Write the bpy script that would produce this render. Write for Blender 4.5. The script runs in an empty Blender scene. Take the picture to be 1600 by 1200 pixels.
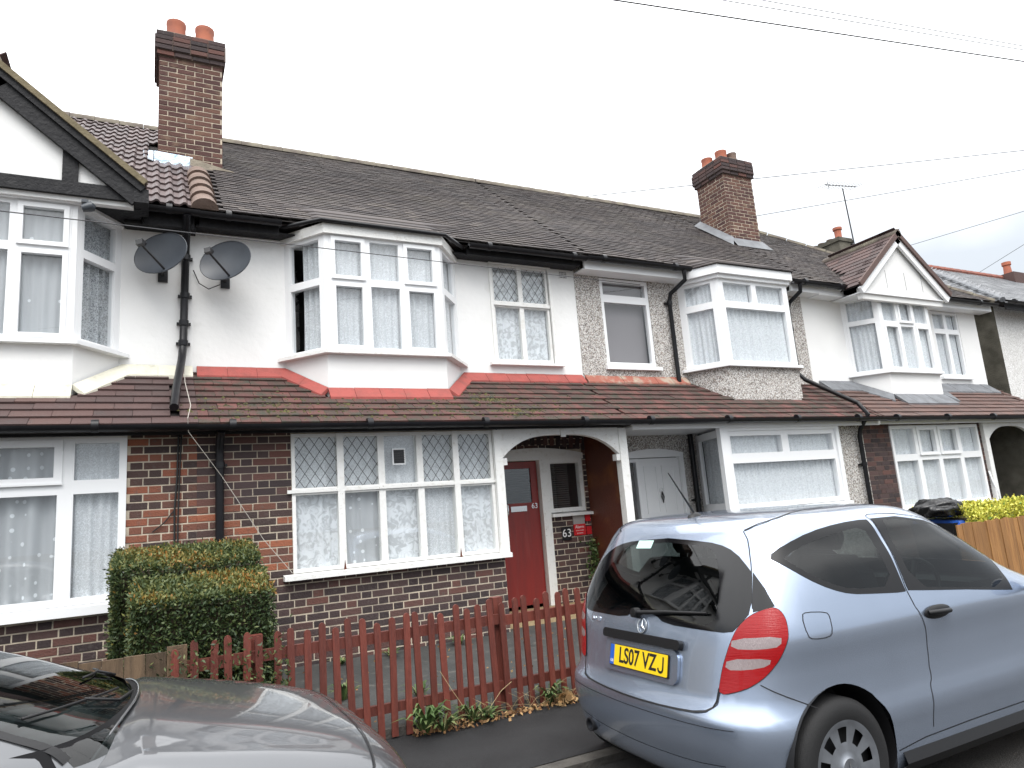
import bpy, bmesh, math, random
from mathutils import Vector, Matrix
from mathutils.geometry import delaunay_2d_cdt
R = random.Random(63)
rad = math.radians
S = bpy.context.scene
COL = S.collection

# ------------------------------------------------------------------ camera, sky, sun, exposure
EYE = 1.61
YAW, PITCH, ROLL = 0.482774695, 0.182409077, -0.0789002771
fw = Vector((math.sin(YAW)*math.cos(PITCH), math.cos(YAW)*math.cos(PITCH), math.sin(PITCH)))
r0 = fw.cross(Vector((0, 0, 1))).normalized(); u0 = r0.cross(fw)
rt = r0*math.cos(ROLL)+u0*math.sin(ROLL); up = rt.cross(fw)
cam = bpy.data.cameras.new('camera'); cam.sensor_width = 36; cam.lens = 36*1095.57/1600
cam.clip_start = .05; cam.clip_end = 2000
co = bpy.data.objects.new('camera', cam); COL.objects.link(co)
m = Matrix((rt, up, -fw)).transposed().to_4x4(); m.translation = (0, 0, EYE); co.matrix_world = m
S.camera = co
W = bpy.data.worlds.new('World'); S.world = W; W.use_nodes = True
nt = W.node_tree; nt.nodes.clear()
SUN_EL, SUN_AZ = rad(58), rad(200)      # azimuth measured clockwise from +Y (house side)
sky = nt.nodes.new('ShaderNodeTexSky'); sky.sky_type = 'NISHITA'; sky.sun_disc = False
sky.sun_elevation = SUN_EL; sky.sun_rotation = SUN_AZ; sky.dust_density = 6; sky.air_density = 1.5
hs = nt.nodes.new('ShaderNodeHueSaturation'); hs.inputs['Saturation'].default_value = .12; hs.inputs['Value'].default_value = .11
nt.links.new(sky.outputs[0], hs.inputs['Color'])
geo = nt.nodes.new('ShaderNodeTexCoord'); sep = nt.nodes.new('ShaderNodeSeparateXYZ')
nt.links.new(geo.outputs['Generated'], sep.inputs[0])
# overcast cloud layer: brightest overhead, greyer towards the horizon, soft uneven cloud
nz = nt.nodes.new('ShaderNodeTexNoise'); nz.inputs['Scale'].default_value = 2.2; nz.inputs['Detail'].default_value = 5
nt.links.new(geo.outputs['Generated'], nz.inputs['Vector'])
rp = nt.nodes.new('ShaderNodeValToRGB'); e = rp.color_ramp.elements
e[0].position = 0.0; e[0].color = (.44, .48, .53, 1); e[1].position = .75; e[1].color = (2.15, 2.17, 2.2, 1)
e2 = e.new(.25); e2.color = (.57, .62, .68, 1); e3 = e.new(.42); e3.color = (1.5, 1.54, 1.58, 1)
ad = nt.nodes.new('ShaderNodeMath'); ad.operation = 'MULTIPLY_ADD'; ad.inputs[1].default_value = .34; 
nt.links.new(nz.outputs[0], ad.inputs[0]); 
sb = nt.nodes.new('ShaderNodeMath'); sb.operation = 'SUBTRACT'; sb.inputs[1].default_value = .17
nt.links.new(sep.outputs[2], sb.inputs[0]); nt.links.new(sb.outputs[0], ad.inputs[2])
nt.links.new(ad.outputs[0], rp.inputs[0])
mx = nt.nodes.new('ShaderNodeMix'); mx.data_type = 'RGBA'; mx.inputs[0].default_value = .88
nt.links.new(hs.outputs[0], mx.inputs[6]); nt.links.new(rp.outputs[0], mx.inputs[7])
bg = nt.nodes.new('ShaderNodeBackground'); bg.inputs[1].default_value = 1.0
nt.links.new(mx.outputs[2], bg.inputs[0])
wo = nt.nodes.new('ShaderNodeOutputWorld'); nt.links.new(bg.outputs[0], wo.inputs[0])
sl = bpy.data.lights.new('sun', 'SUN'); sl.energy = 1.4; sl.angle = rad(35); sl.color = (1, .97, .93)
so = bpy.data.objects.new('sun', sl); COL.objects.link(so)
sd = Vector((math.sin(SUN_AZ)*math.cos(SUN_EL), math.cos(SUN_AZ)*math.cos(SUN_EL), math.sin(SUN_EL)))
so.rotation_euler = sd.to_track_quat('Z', 'Y').to_euler(); so.location = (0, -5, 20)
S.view_settings.view_transform = 'Standard'; S.view_settings.look = 'None'
S.view_settings.exposure = 0.62; S.view_settings.gamma = 1.0
S.render.resolution_x, S.render.resolution_y = 1024, 768
try: S.cycles.max_bounces = 8; S.cycles.transparent_max_bounces = 16
except Exception: pass

def ray(px, py):
    return rt*((px-800)/1095.57) - up*((py-600)/1095.57) + fw
def PY(px, py, y):
    d = ray(px, py); d = d*(y/d.y); return Vector((d.x, d.y, d.z+EYE))

# ------------------------------------------------------------------ materials
MATS = {}
def srgb(c): return tuple((v/12.92 if v <= .04045 else ((v+.055)/1.055)**2.4) for v in [x/255 for x in c])
def M(name, col=(.5, .5, .5), rough=.6, col2=None, scale=6, mixlo=.35, mixhi=.65, bump=0, bscale=40, rand=0, metallic=0,
      coat=0, ramp=None, attr=False, spec=.5, dirt=None, dirtscale=2, dirtlo=.5, dirthi=.8, stretch=None, vor=None, trans=0):
    m = bpy.data.materials.new(name); m.use_nodes = True; n = m.node_tree.nodes; L = m.node_tree.links
    b = n['Principled BSDF']; b.inputs['Roughness'].default_value = rough; b.inputs['Metallic'].default_value = metallic
    b.inputs['Coat Weight'].default_value = coat; b.inputs['Coat Roughness'].default_value = .04
    b.inputs['Specular IOR Level'].default_value = spec
    tc = n.new('ShaderNodeTexCoord'); oi = n.new('ShaderNodeObjectInfo'); src = tc.outputs['Object']
    vm = n.new('ShaderNodeVectorMath'); vm.operation = 'MULTIPLY_ADD'; vm.inputs[1].default_value = stretch or (1, 1, 1)
    L.new(src, vm.inputs[0])
    rv = n.new('ShaderNodeVectorMath'); rv.operation = 'SCALE'; rv.inputs[0].default_value = (13, 7, 11)
    L.new(oi.outputs['Random'], rv.inputs['Scale']); L.new(rv.outputs[0], vm.inputs[2]); vec = vm.outputs[0]
    def mix(a, bcol, fac):
        x = n.new('ShaderNodeMix'); x.data_type = 'RGBA'
        for sock, v in ((x.inputs[6], a), (x.inputs[7], bcol), (x.inputs[0], fac)):
            if hasattr(v, 'is_linked'): L.new(v, sock)
            else: sock.default_value = (*v, 1) if isinstance(v, tuple) else v
        return x.outputs[2]
    def noise(sc, det=4, lo=.35, hi=.65):
        t = n.new('ShaderNodeTexNoise'); t.inputs['Scale'].default_value = sc; t.inputs['Detail'].default_value = det
        L.new(vec, t.inputs['Vector']); r = n.new('ShaderNodeMapRange'); r.inputs[1].default_value = lo; r.inputs[2].default_value = hi
        L.new(t.outputs[0], r.inputs[0]); return r.outputs[0]
    c = col
    if ramp:
        cr = n.new('ShaderNodeValToRGB'); cr.color_ramp.interpolation = 'LINEAR'; els = cr.color_ramp.elements
        while len(els) > 1: els.remove(els[0])
        for i, (p, cc) in enumerate(ramp):
            el = els[0] if i == 0 else els.new(p); el.position = p; el.color = (*cc, 1)
        if attr:
            at = n.new('ShaderNodeAttribute'); at.attribute_name = 'rnd'; L.new(at.outputs['Fac'], cr.inputs[0])
        else: L.new(oi.outputs['Random'], cr.inputs[0])
        c = cr.outputs[0]
    if col2: c = mix(c, col2, noise(scale, 5, mixlo, mixhi))
    if vor:
        v = n.new('ShaderNodeTexVoronoi'); v.inputs['Scale'].default_value = vor[0]; L.new(vec, v.inputs['Vector'])
        cr = n.new('ShaderNodeValToRGB'); els = cr.color_ramp.elements; cr.color_ramp.interpolation = 'CONSTANT'
        els[0].color = (*vor[1][0], 1); els[1].color = (*vor[1][1], 1); els[1].position = .3
        for i, cc in enumerate(vor[1][2:]):
            q = els.new(.5+.18*i); q.color = (*cc, 1)
        sp = n.new('ShaderNodeSeparateColor'); L.new(v.outputs['Color'], sp.inputs[0]); L.new(sp.outputs[0], cr.inputs[0]); c = cr.outputs[0]
    if dirt: c = mix(c, dirt, noise(dirtscale, 6, dirtlo, dirthi))
    if rand:
        hv = n.new('ShaderNodeHueSaturation'); mr = n.new('ShaderNodeMapRange'); mr.inputs[3].default_value = 1-rand; mr.inputs[4].default_value = 1+rand
        if attr:
            at = n.new('ShaderNodeAttribute'); at.attribute_name = 'rnd'; L.new(at.outputs['Fac'], mr.inputs[0])
        else: L.new(oi.outputs['Random'], mr.inputs[0])
        L.new(mr.outputs[0], hv.inputs['Value'])
        if hasattr(c, 'is_linked'): L.new(c, hv.inputs['Color'])
        else: hv.inputs['Color'].default_value = (*c, 1)
        c = hv.outputs[0]
    if hasattr(c, 'is_linked'): L.new(c, b.inputs['Base Color'])
    else: b.inputs['Base Color'].default_value = (*c, 1)
    if bump:
        bp = n.new('ShaderNodeBump'); bp.inputs['Strength'].default_value = bump; bp.inputs['Distance'].default_value = .01
        if vor:
            v2 = n.new('ShaderNodeTexVoronoi'); v2.inputs['Scale'].default_value = vor[0]; L.new(vec, v2.inputs['Vector']); L.new(v2.outputs['Distance'], bp.inputs['Height'])
            bp.invert = True
        else: L.new(noise(bscale, 4, .2, .8), bp.inputs['Height'])
        L.new(bp.outputs[0], b.inputs['Normal'])
    MATS[name] = m; return m

BR = [(0, (.040, .027, .026)), (.25, (.060, .036, .033)), (.42, (.105, .050, .038)), (.6, (.17, .066, .043)), (.78, (.24, .080, .045)), (.92, (.31, .105, .052)), (1, (.055, .036, .036))]
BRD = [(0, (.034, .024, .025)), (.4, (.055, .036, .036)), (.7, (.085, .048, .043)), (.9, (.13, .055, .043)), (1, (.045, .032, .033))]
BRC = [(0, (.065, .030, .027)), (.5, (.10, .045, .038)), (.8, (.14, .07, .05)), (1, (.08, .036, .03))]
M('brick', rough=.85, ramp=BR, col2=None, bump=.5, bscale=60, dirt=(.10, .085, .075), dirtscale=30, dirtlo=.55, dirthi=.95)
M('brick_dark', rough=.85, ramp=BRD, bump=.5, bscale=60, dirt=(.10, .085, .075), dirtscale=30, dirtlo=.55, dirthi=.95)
M('brick_chimney', rough=.9, ramp=BRC, bump=.5, bscale=60, dirt=(.24, .17, .11), dirtscale=5, dirtlo=.55, dirthi=.9)
M('brick_far', rough=.85, ramp=BRD, attr=True, bump=.3, bscale=60)
M('mortar', (.58, .50, .39), .95, (.36, .31, .25), 7, bump=.4, bscale=120)
M('mortar_dark', (.20, .15, .12), .95, (.12, .09, .08), 9)
M('render', (.80, .80, .79), .8, (.72, .72, .70), 1.2, .45, .8, bump=.25, bscale=14, dirt=(.50, .49, .45), dirtscale=3.0, dirtlo=.66, dirthi=1.0)
M('render_clean', (.80, .80, .79), .75, (.74, .74, .73), 1.5, .4, .8, bump=.12, bscale=20)
M('pebbledash', rough=.95, vor=(85, [(.20, .18, .165), (.50, .48, .46), (.66, .64, .61), (.38, .33, .29), (.72, .71, .69)]), bump=.7, dirt=(.30, .28, .26), dirtscale=1.1, dirtlo=.56, dirthi=1.0)
M('pebbledash_white', rough=.95, vor=(60, [(.55, .54, .52), (.72, .71, .70), (.78, .78, .77), (.66, .65, .63)]), bump=.6)
M('upvc', (.82, .83, .84), .3, bump=0)
M('timber_white', (.78, .78, .76), .5, (.62, .60, .55), 14, .55, .85, bump=.3, bscale=50, dirt=(.32, .28, .23), dirtscale=38, dirtlo=.66, dirthi=.8)
M('timber_black', (.014, .014, .016), .6, (.032, .032, .033), 12, .5, .9, spec=.25, bump=.5, bscale=30, stretch=(1, 1, 1))
M('black_plastic', (.009, .009, .011), .35, (.02, .02, .022), 8, .5, .9, spec=.3)
M('tile_red', rough=.8, ramp=[(0, (.055, .027, .024)), (.5, (.085, .036, .031)), (.85, (.108, .042, .036)), (1, (.125, .046, .039))], dirt=(.040, .038, .026), dirtscale=7, dirtlo=.42, dirthi=.68, bump=.4, bscale=50)
M('tile_brown', rough=.7, ramp=[(0, (.055, .034, .032)), (.6, (.075, .043, .040)), (1, (.095, .052, .045))], dirt=(.045, .040, .038), dirtscale=12, dirtlo=.55, dirthi=.9, bump=.3, bscale=50)
M('tile_concrete', rough=.65, ramp=[(0, (.085, .05, .042)), (1, (.125, .068, .055))], dirt=(.06, .045, .042), dirtscale=8, dirtlo=.5, dirthi=.9, bump=.3)
M('tile_roll', rough=.55, ramp=[(0, (.075, .055, .055)), (1, (.12, .085, .082))], dirt=(.05, .04, .04), dirtscale=14, dirtlo=.5, dirthi=.9, bump=.3)
M('tile_main', rough=.75, ramp=[(0, (.030, .024, .024)), (.5, (.046, .037, .036)), (.9, (.068, .055, .051)), (1, (.095, .08, .07))], attr=True, dirt=(.062, .052, .044), dirtscale=1.5, dirtlo=.5, dirthi=.8, bump=.3)
M('tile_slate', rough=.5, ramp=[(0, (.10, .105, .115)), (1, (.19, .195, .205))], attr=True, bump=.2)
M('roof_under', (.02, .016, .015), .9)
M('ridge_tile', (.12, .10, .085), .9, (.22, .20, .15), 5, .4, .7, bump=.5, bscale=30)
M('ridge_red', (.28, .09, .06), .8, (.2, .08, .06), 5, bump=.3)
M('flash_red', (.32, .068, .056), .75, (.24, .06, .05), 7, .45, .7, bump=.3, bscale=30, dirt=(.22, .08, .06), dirtscale=10, dirtlo=.6, dirthi=.9)
M('flash_worn', (.30, .10, .07), .8, (.35, .28, .22), 6, .45, .6, bump=.4, bscale=30)
M('flash_cream', (.62, .60, .50), .8, (.45, .44, .36), 4, .5, .8, bump=.4, bscale=25, dirt=(.16, .15, .12), dirtscale=4, dirtlo=.62, dirthi=.8)
M('lead', (.17, .18, .195), .6, (.12, .125, .135), 6, bump=.3, bscale=20)
M('foil', (.55, .62, .68), .3, (.35, .45, .55), 10, metallic=.7, bump=.5, bscale=25)
M('cement', (.32, .28, .22), .9, (.22, .19, .15), 8, bump=.5)
M('terracotta', (.42, .13, .07), .75, (.33, .11, .07), 5, bump=.2, dirt=(.2, .14, .11), dirtscale=6, dirtlo=.6, dirthi=.9)
M('terracotta_old', (.14, .095, .075), .85, (.19, .135, .11), 7, bump=.4, dirt=(.08, .07, .06), dirtscale=8, dirtlo=.55, dirthi=.85)
M('stack_render', (.13, .12, .095), .95, (.07, .065, .05), 4, bump=.5)
M('mossy_wood', (.20, .165, .10), .85, (.13, .105, .06), 9, bump=.4)
M('door_red', (.22, .020, .016), .38, (.18, .02, .017), 3, .4, .7, bump=.12, bscale=12, stretch=(6, 6, .5), dirt=(.27, .06, .05), dirtscale=2, dirtlo=.62, dirthi=.95)
M('door_white', (.80, .81, .82), .35)
M('porch_brown', (.10, .028, .016), .5, (.20, .07, .02), 3, .5, .8, bump=.2)
M('picket', (.145, .034, .022), .55, (.10, .025, .018), 9, .4, .7, bump=.4, bscale=30, stretch=(5, 5, .6), rand=.25, dirt=(.17, .06, .042), dirtscale=7, dirtlo=.62, dirthi=.9)
M('board_old', (.13, .085, .05), .85, (.075, .05, .03), 6, bump=.5, stretch=(6, 6, .5), rand=.35)
M('board_orange', (.34, .17, .055), .7, (.24, .11, .035), 6, bump=.4, stretch=(6, 6, .5), rand=.2)
M('asphalt_path', (.026, .0265, .028), .66, (.018, .018, .0195), 3, bump=.9, bscale=170, dirt=(.06, .06, .06), dirtscale=120, dirtlo=.58, dirthi=.74, spec=.3)
M('asphalt_road', (.026, .025, .024), .68, (.042, .039, .036), 2, bump=1.0, bscale=120, dirt=(.10, .095, .085), dirtscale=90, dirtlo=.55, dirthi=.75)
M('kerb', (.085, .078, .068), .85, (.05, .045, .04), 8, bump=.6, bscale=60)
M('concrete', (.052, .052, .050), .7, (.034, .035, .034), 2.5, bump=.4, bscale=40, dirt=(.12, .115, .10), dirtscale=9, dirtlo=.58, dirthi=.85)
M('step', (.36, .27, .15), .8, (.28, .2, .11), 6, bump=.3)
M('soil', (.045, .034, .022), .95, (.08, .06, .035), 12, bump=.8)
M('grey_metal', (.050, .058, .070), .42, (.040, .046, .056), 5)
M('dark_metal', (.02, .02, .022), .4)
M('galv', (.18, .18, .18), .5, metallic=.6)
M('cable_white', (.48, .45, .4), .6)
M('cable_black', (.012, .012, .012), .6)
M('wire', (.045, .045, .05), .6)
M('lead_came', (.05, .052, .055), .6)
M('interior', (.10, .095, .09), .9)
M('blind', (.26, .24, .245), .9)
M('chrome', (.7, .72, .74), .15, metallic=1)
M('white_paint', (.8, .8, .8), .6)
M('black_plaque', (.012, .012, .014), .3)
M('sign_red', (.55, .02, .025), .4)
M('sign_grey', (.35, .33, .32), .4)
M('bag', (.012, .012, .013), .25, bump=.6, bscale=18)
M('bin_blue', (.02, .09, .40), .4)
M('rubber', (.006, .006, .0065), .75, bump=.2, bscale=200)
M('trim', (.007, .007, .008), .45, spec=.35)
M('cowl_black', (.006, .006, .007), .6, spec=.15)
M('trim_gloss', (.004, .004, .005), .10, spec=.45)
M('seat', (.022, .023, .026), .9, spec=.2)
M('paint_blue', (.375, .44, .555), .27, metallic=.8, coat=1.0, dirt=(.34, .40, .505), dirtscale=3, dirtlo=.5, dirthi=.9)
M('paint_grey', (.112, .116, .124), .34, metallic=.6, coat=1.0)
M('hubcap', (.30, .32, .35), .35, metallic=.7, col2=(.2, .21, .23), scale=9)
M('lamp_red', (.28, .002, .004), .18, coat=.35, spec=.3, bump=.2, bscale=90, stretch=(.1, .1, 3))
M('lamp_clear', (.27, .22, .22), .15, coat=1.0, bump=.4, bscale=110, stretch=(3, 3, .3))
M('plate_yellow', (.82, .56, .012), .4)
M('plate_blue', (.02, .10, .45), .4)
M('gap', (.006, .006, .007), .6)
M('sticker', (.45, .66, .60), .5)
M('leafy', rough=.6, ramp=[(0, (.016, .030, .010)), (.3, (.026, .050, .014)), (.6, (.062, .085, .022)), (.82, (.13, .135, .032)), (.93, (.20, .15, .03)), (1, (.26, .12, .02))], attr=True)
M('leaf_yellow', rough=.5, ramp=[(0, (.10, .20, .03)), (.3, (.40, .42, .05)), (1, (.66, .60, .10))], attr=True)
M('weed_green', rough=.6, ramp=[(0, (.035, .075, .018)), (.6, (.075, .125, .035)), (1, (.19, .19, .08))], attr=True)
M('leaf_dead', rough=.8, ramp=[(0, (.10, .045, .018)), (.5, (.26, .13, .05)), (1, (.42, .28, .13))], attr=True)
M('straw', (.38, .30, .16), .8)
M('twig', (.05, .035, .022), .9)

def glassmat(name, tint=(1, 1, 1), ior=1.5, rough=.0, dark=None, dens=.0):
    m = bpy.data.materials.new(name); m.use_nodes = True; n = m.node_tree.nodes; L = m.node_tree.links; n.clear()
    o = n.new('ShaderNodeOutputMaterial'); t = n.new('ShaderNodeBsdfTransparent'); t.inputs[0].default_value = (*tint, 1)
    g = n.new('ShaderNodeBsdfGlossy'); g.inputs['Roughness'].default_value = rough
    lw = n.new('ShaderNodeLayerWeight'); pw = n.new('ShaderNodeMath'); pw.operation = 'POWER'; pw.inputs[1].default_value = 5; L.new(lw.outputs['Facing'], pw.inputs[0])
    f = n.new('ShaderNodeMath'); f.operation = 'MULTIPLY_ADD'; r0_ = 2*((ior-1)/(ior+1))**2; f.inputs[1].default_value = 1-r0_; f.inputs[2].default_value = r0_; L.new(pw.outputs[0], f.inputs[0])
    mxs = n.new('ShaderNodeMixShader'); L.new(f.outputs[0], mxs.inputs[0]); L.new(t.outputs[0], mxs.inputs[1]); L.new(g.outputs[0], mxs.inputs[2])
    out = mxs.outputs[0]
    if dens:   # rain film / dust: a little diffuse in the pane, uneven
        d = n.new('ShaderNodeBsdfDiffuse'); d.inputs[0].default_value = (*dark, 1)
        tc = n.new('ShaderNodeTexCoord'); z = n.new('ShaderNodeTexNoise'); z.inputs['Scale'].default_value = 120; L.new(tc.outputs['Object'], z.inputs[0])
        mr = n.new('ShaderNodeMapRange'); mr.inputs[1].default_value = .5; mr.inputs[2].default_value = .75; mr.inputs[4].default_value = dens; L.new(z.outputs[0], mr.inputs[0])
        m2 = n.new('ShaderNodeMixShader'); L.new(mr.outputs[0], m2.inputs[0]); L.new(out, m2.inputs[1]); L.new(d.outputs[0], m2.inputs[2]); out = m2.outputs[0]
    L.new(out, o.inputs[0]); MATS[name] = m
glassmat('glass', (.93, .95, .96), 1.6)
glassmat('glass_obscure', (.6, .62, .62), 1.6, .06, (.4, .42, .42), .12)
glassmat('car_glass', (.30, .34, .335), 1.42, 0)

def lacemat(name, scale, tint=(.86, .88, .90), lo=.30, hi=.55, kind='voronoi', minop=.5):
    m = bpy.data.materials.new(name); m.use_nodes = True; n = m.node_tree.nodes; L = m.node_tree.links; n.clear()
    o = n.new('ShaderNodeOutputMaterial'); t = n.new('ShaderNodeBsdfTransparent')
    d = n.new('ShaderNodeBsdfDiffuse'); d.inputs[0].default_value = (*tint, 1); tl = n.new('ShaderNodeBsdfTranslucent'); tl.inputs[0].default_value = (*tint, 1)
    a = n.new('ShaderNodeMixShader'); a.inputs[0].default_value = .1; L.new(d.outputs[0], a.inputs[1]); L.new(tl.outputs[0], a.inputs[2])
    tc = n.new('ShaderNodeTexCoord')
    if kind == 'voronoi':
        z = n.new('ShaderNodeTexVoronoi'); z.feature = 'DISTANCE_TO_EDGE'; z.inputs['Scale'].default_value = scale
        nn = n.new('ShaderNodeTexNoise'); nn.inputs['Scale'].default_value = scale*.6; L.new(tc.outputs['Object'], nn.inputs[0])
        va = n.new('ShaderNodeVectorMath'); va.operation = 'MULTIPLY_ADD'; va.inputs[1].default_value = (.12, .12, .12); L.new(nn.outputs['Color'], va.inputs[0]); L.new(tc.outputs['Object'], va.inputs[2])
        L.new(va.outputs[0], z.inputs['Vector']); src = z.outputs['Distance']; l, h = .02, .10
    elif kind == 'dots':
        z = n.new('ShaderNodeTexVoronoi'); z.inputs['Scale'].default_value = scale; z.inputs['Randomness'].default_value = .55; L.new(tc.outputs['Object'], z.inputs['Vector']); src = z.outputs['Distance']; l, h = .15, .19
    else:
        z = n.new('ShaderNodeTexNoise'); z.inputs['Scale'].default_value = scale; z.inputs['Detail'].default_value = 3; z.inputs['Distortion'].default_value = 1.6
        L.new(tc.outputs['Object'], z.inputs['Vector']); src = z.outputs[0]; l, h = .45, .58
    mr = n.new('ShaderNodeMapRange'); mr.inputs[1].default_value = l; mr.inputs[2].default_value = h; mr.inputs[3].default_value = 1.0; mr.inputs[4].default_value = minop
    L.new(src, mr.inputs[0])
    x = n.new('ShaderNodeMixShader'); L.new(mr.outputs[0], x.inputs[0]); L.new(t.outputs[0], x.inputs[1]); L.new(a.outputs[0], x.inputs[2])
    L.new(x.outputs[0], o.inputs[0]); MATS[name] = m
lacemat('lace', 9, minop=.60, kind='dots')
lacemat('net_dark', 60, minop=.42, kind='noise', tint=(.62, .64, .66))
lacemat('lace_fine', 34, minop=.74)
lacemat('lace_floral', 11, kind='noise', minop=.72)
lacemat('net_plain', 60, minop=.76, kind='noise')

# ------------------------------------------------------------------ mesh helpers
def boxes(name, mat, parent, lst, T=None):
    for b in lst:
        m_ = MB(); m_.box(*b, T=T); o = m_.build(name, mat, parent)
    return o
class MB:
    def __init__(s): s.v = []; s.f = []; s.r = []
    def add(s, vs, fs, r=None):
        b = len(s.v); s.v += [tuple(v) for v in vs]; s.f += [tuple(b+i for i in f) for f in fs]
        s.r += [r]*len(fs)
    def box(s, x0, x1, y0, y1, z0, z1, r=None, T=None):
        vs = [Vector((x, y, z)) for z in (z0, z1) for y in (y0, y1) for x in (x0, x1)]
        if T is not None: vs = [T @ v for v in vs]
        s.add(vs, [(0, 2, 3, 1), (4, 5, 7, 6), (0, 1, 5, 4), (2, 6, 7, 3), (0, 4, 6, 2), (1, 3, 7, 5)], r)
    def quad(s, a, b, c, d, r=None): s.add([a, b, c, d], [(0, 1, 2, 3)], r)
    def prism(s, poly, y0, y1, T=None):      # polygon in (x,z), extruded in y
        n = len(poly); vs = [Vector((x, y0, z)) for x, z in poly]+[Vector((x, y1, z)) for x, z in poly]
        if T is not None: vs = [T @ v for v in vs]
        s.add(vs, [tuple(range(n)), tuple(range(2*n-1, n-1, -1))]+[(i+n, (i+1) % n+n, (i+1) % n, i) for i in range(n)])
    def tube(s, pts, r, n=8, cap=True):
        pts = [Vector(p) for p in pts]; rs = r if isinstance(r, (list, tuple)) else [r]*len(pts); rings = []
        prev = None
        for i, p in enumerate(pts):
            d = (pts[min(i+1, len(pts)-1)]-pts[max(i-1, 0)]).normalized()
            a = d.cross(Vector((0, 0, 1)))
            if a.length < .05: a = d.cross(Vector((0, 1, 0)))
            a.normalize()
            if prev is not None and a.dot(prev) < 0: a = -a
            prev = a; b = a.cross(d)
            rings.append([p+a*math.cos(2*math.pi*k/n)*rs[i]+b*math.sin(2*math.pi*k/n)*rs[i] for k in range(n)])
        vs = [v for g in rings for v in g]; fs = []
        for i in range(len(pts)-1):
            for k in range(n): fs.append((i*n+k, i*n+(k+1) % n, (i+1)*n+(k+1) % n, (i+1)*n+k))
        if cap: fs += [tuple(range(n-1, -1, -1)), tuple((len(pts)-1)*n+k for k in range(n))]
        s.add(vs, fs)
    def lathe(s, prof, T, n=24, closed=False):   # prof [(radius, axial)], axis local z
        vs = []; fs = []
        for rr, h in prof:
            for k in range(n): vs.append(T @ Vector((rr*math.cos(2*math.pi*k/n), rr*math.sin(2*math.pi*k/n), h)))
        for i in range(len(prof)-1):
            for k in range(n): fs.append((i*n+k, i*n+(k+1) % n, (i+1)*n+(k+1) % n, (i+1)*n+k))
        s.add(vs, fs)
    def mesh(s, name='m'):
        me = bpy.data.meshes.new(name); me.from_pydata(s.v, [], s.f)
        if any(r is not None for r in s.r):
            at = me.attributes.new('rnd', 'FLOAT', 'FACE'); at.data.foreach_set('value', [0.0 if r is None else r for r in s.r])
        return me
    def build(s, name, mat, parent=None, smooth=False, angle=None):
        return link(name, s.mesh(name), mat, parent, smooth, angle)
def link(name, me, mat, parent=None, smooth=False, angle=None):
    if mat and not me.materials: me.materials.append(MATS[mat])
    if smooth: me.polygons.foreach_set('use_smooth', [True]*len(me.polygons))
    if smooth and angle: me.set_sharp_from_angle(angle=rad(angle))
    o = bpy.data.objects.new(name, me); COL.objects.link(o); par(o, parent); return o
def par(o, p):
    if p is None: return
    o.parent = p
    if p.type == 'EMPTY': o.matrix_parent_inverse = p.matrix_basis.inverted()
def thing(name, label, cat, loc=(0, 0, 0), group=None):
    o = bpy.data.objects.new(name, None); o.empty_display_size = .2; COL.objects.link(o); o.location = loc
    o.matrix_basis = Matrix.Translation(loc); return tag(o, label, cat, group)
def tag(o, label, cat, group=None):
    o['label'] = label; o['category'] = cat
    if group: o['group'] = group
    return o
def struct(o): o['kind'] = 'structure'; return o
def stuff(o): o['kind'] = 'stuff'; return o
def text(name, body, size, mat, T, parent, extrude=.002, sx=1.0, align='CENTER', bold=0.0):
    cu = bpy.data.curves.new(name, 'FONT'); cu.body = body; cu.size = size; cu.extrude = extrude; cu.align_x = align; cu.align_y = 'CENTER'; cu.offset = bold
    o = bpy.data.objects.new(name, cu); COL.objects.link(o)
    dg = bpy.context.evaluated_depsgraph_get(); me = bpy.data.meshes.new_from_object(o.evaluated_get(dg))
    bpy.data.objects.remove(o); me.transform(Matrix.Diagonal((sx, 1, 1, 1))); me.transform(T); me.materials.clear()
    return link(name, me, mat, parent)
def frame_T(o, ux, n):     # local x along ux, local y pointing INTO the wall (-n), local z up
    ux = Vector(ux).normalized(); n = Vector(n).normalized()
    Mx = Matrix((ux, -n, Vector((0, 0, 1)))).transposed().to_4x4(); Mx.translation = Vector(o); return Mx

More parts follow.
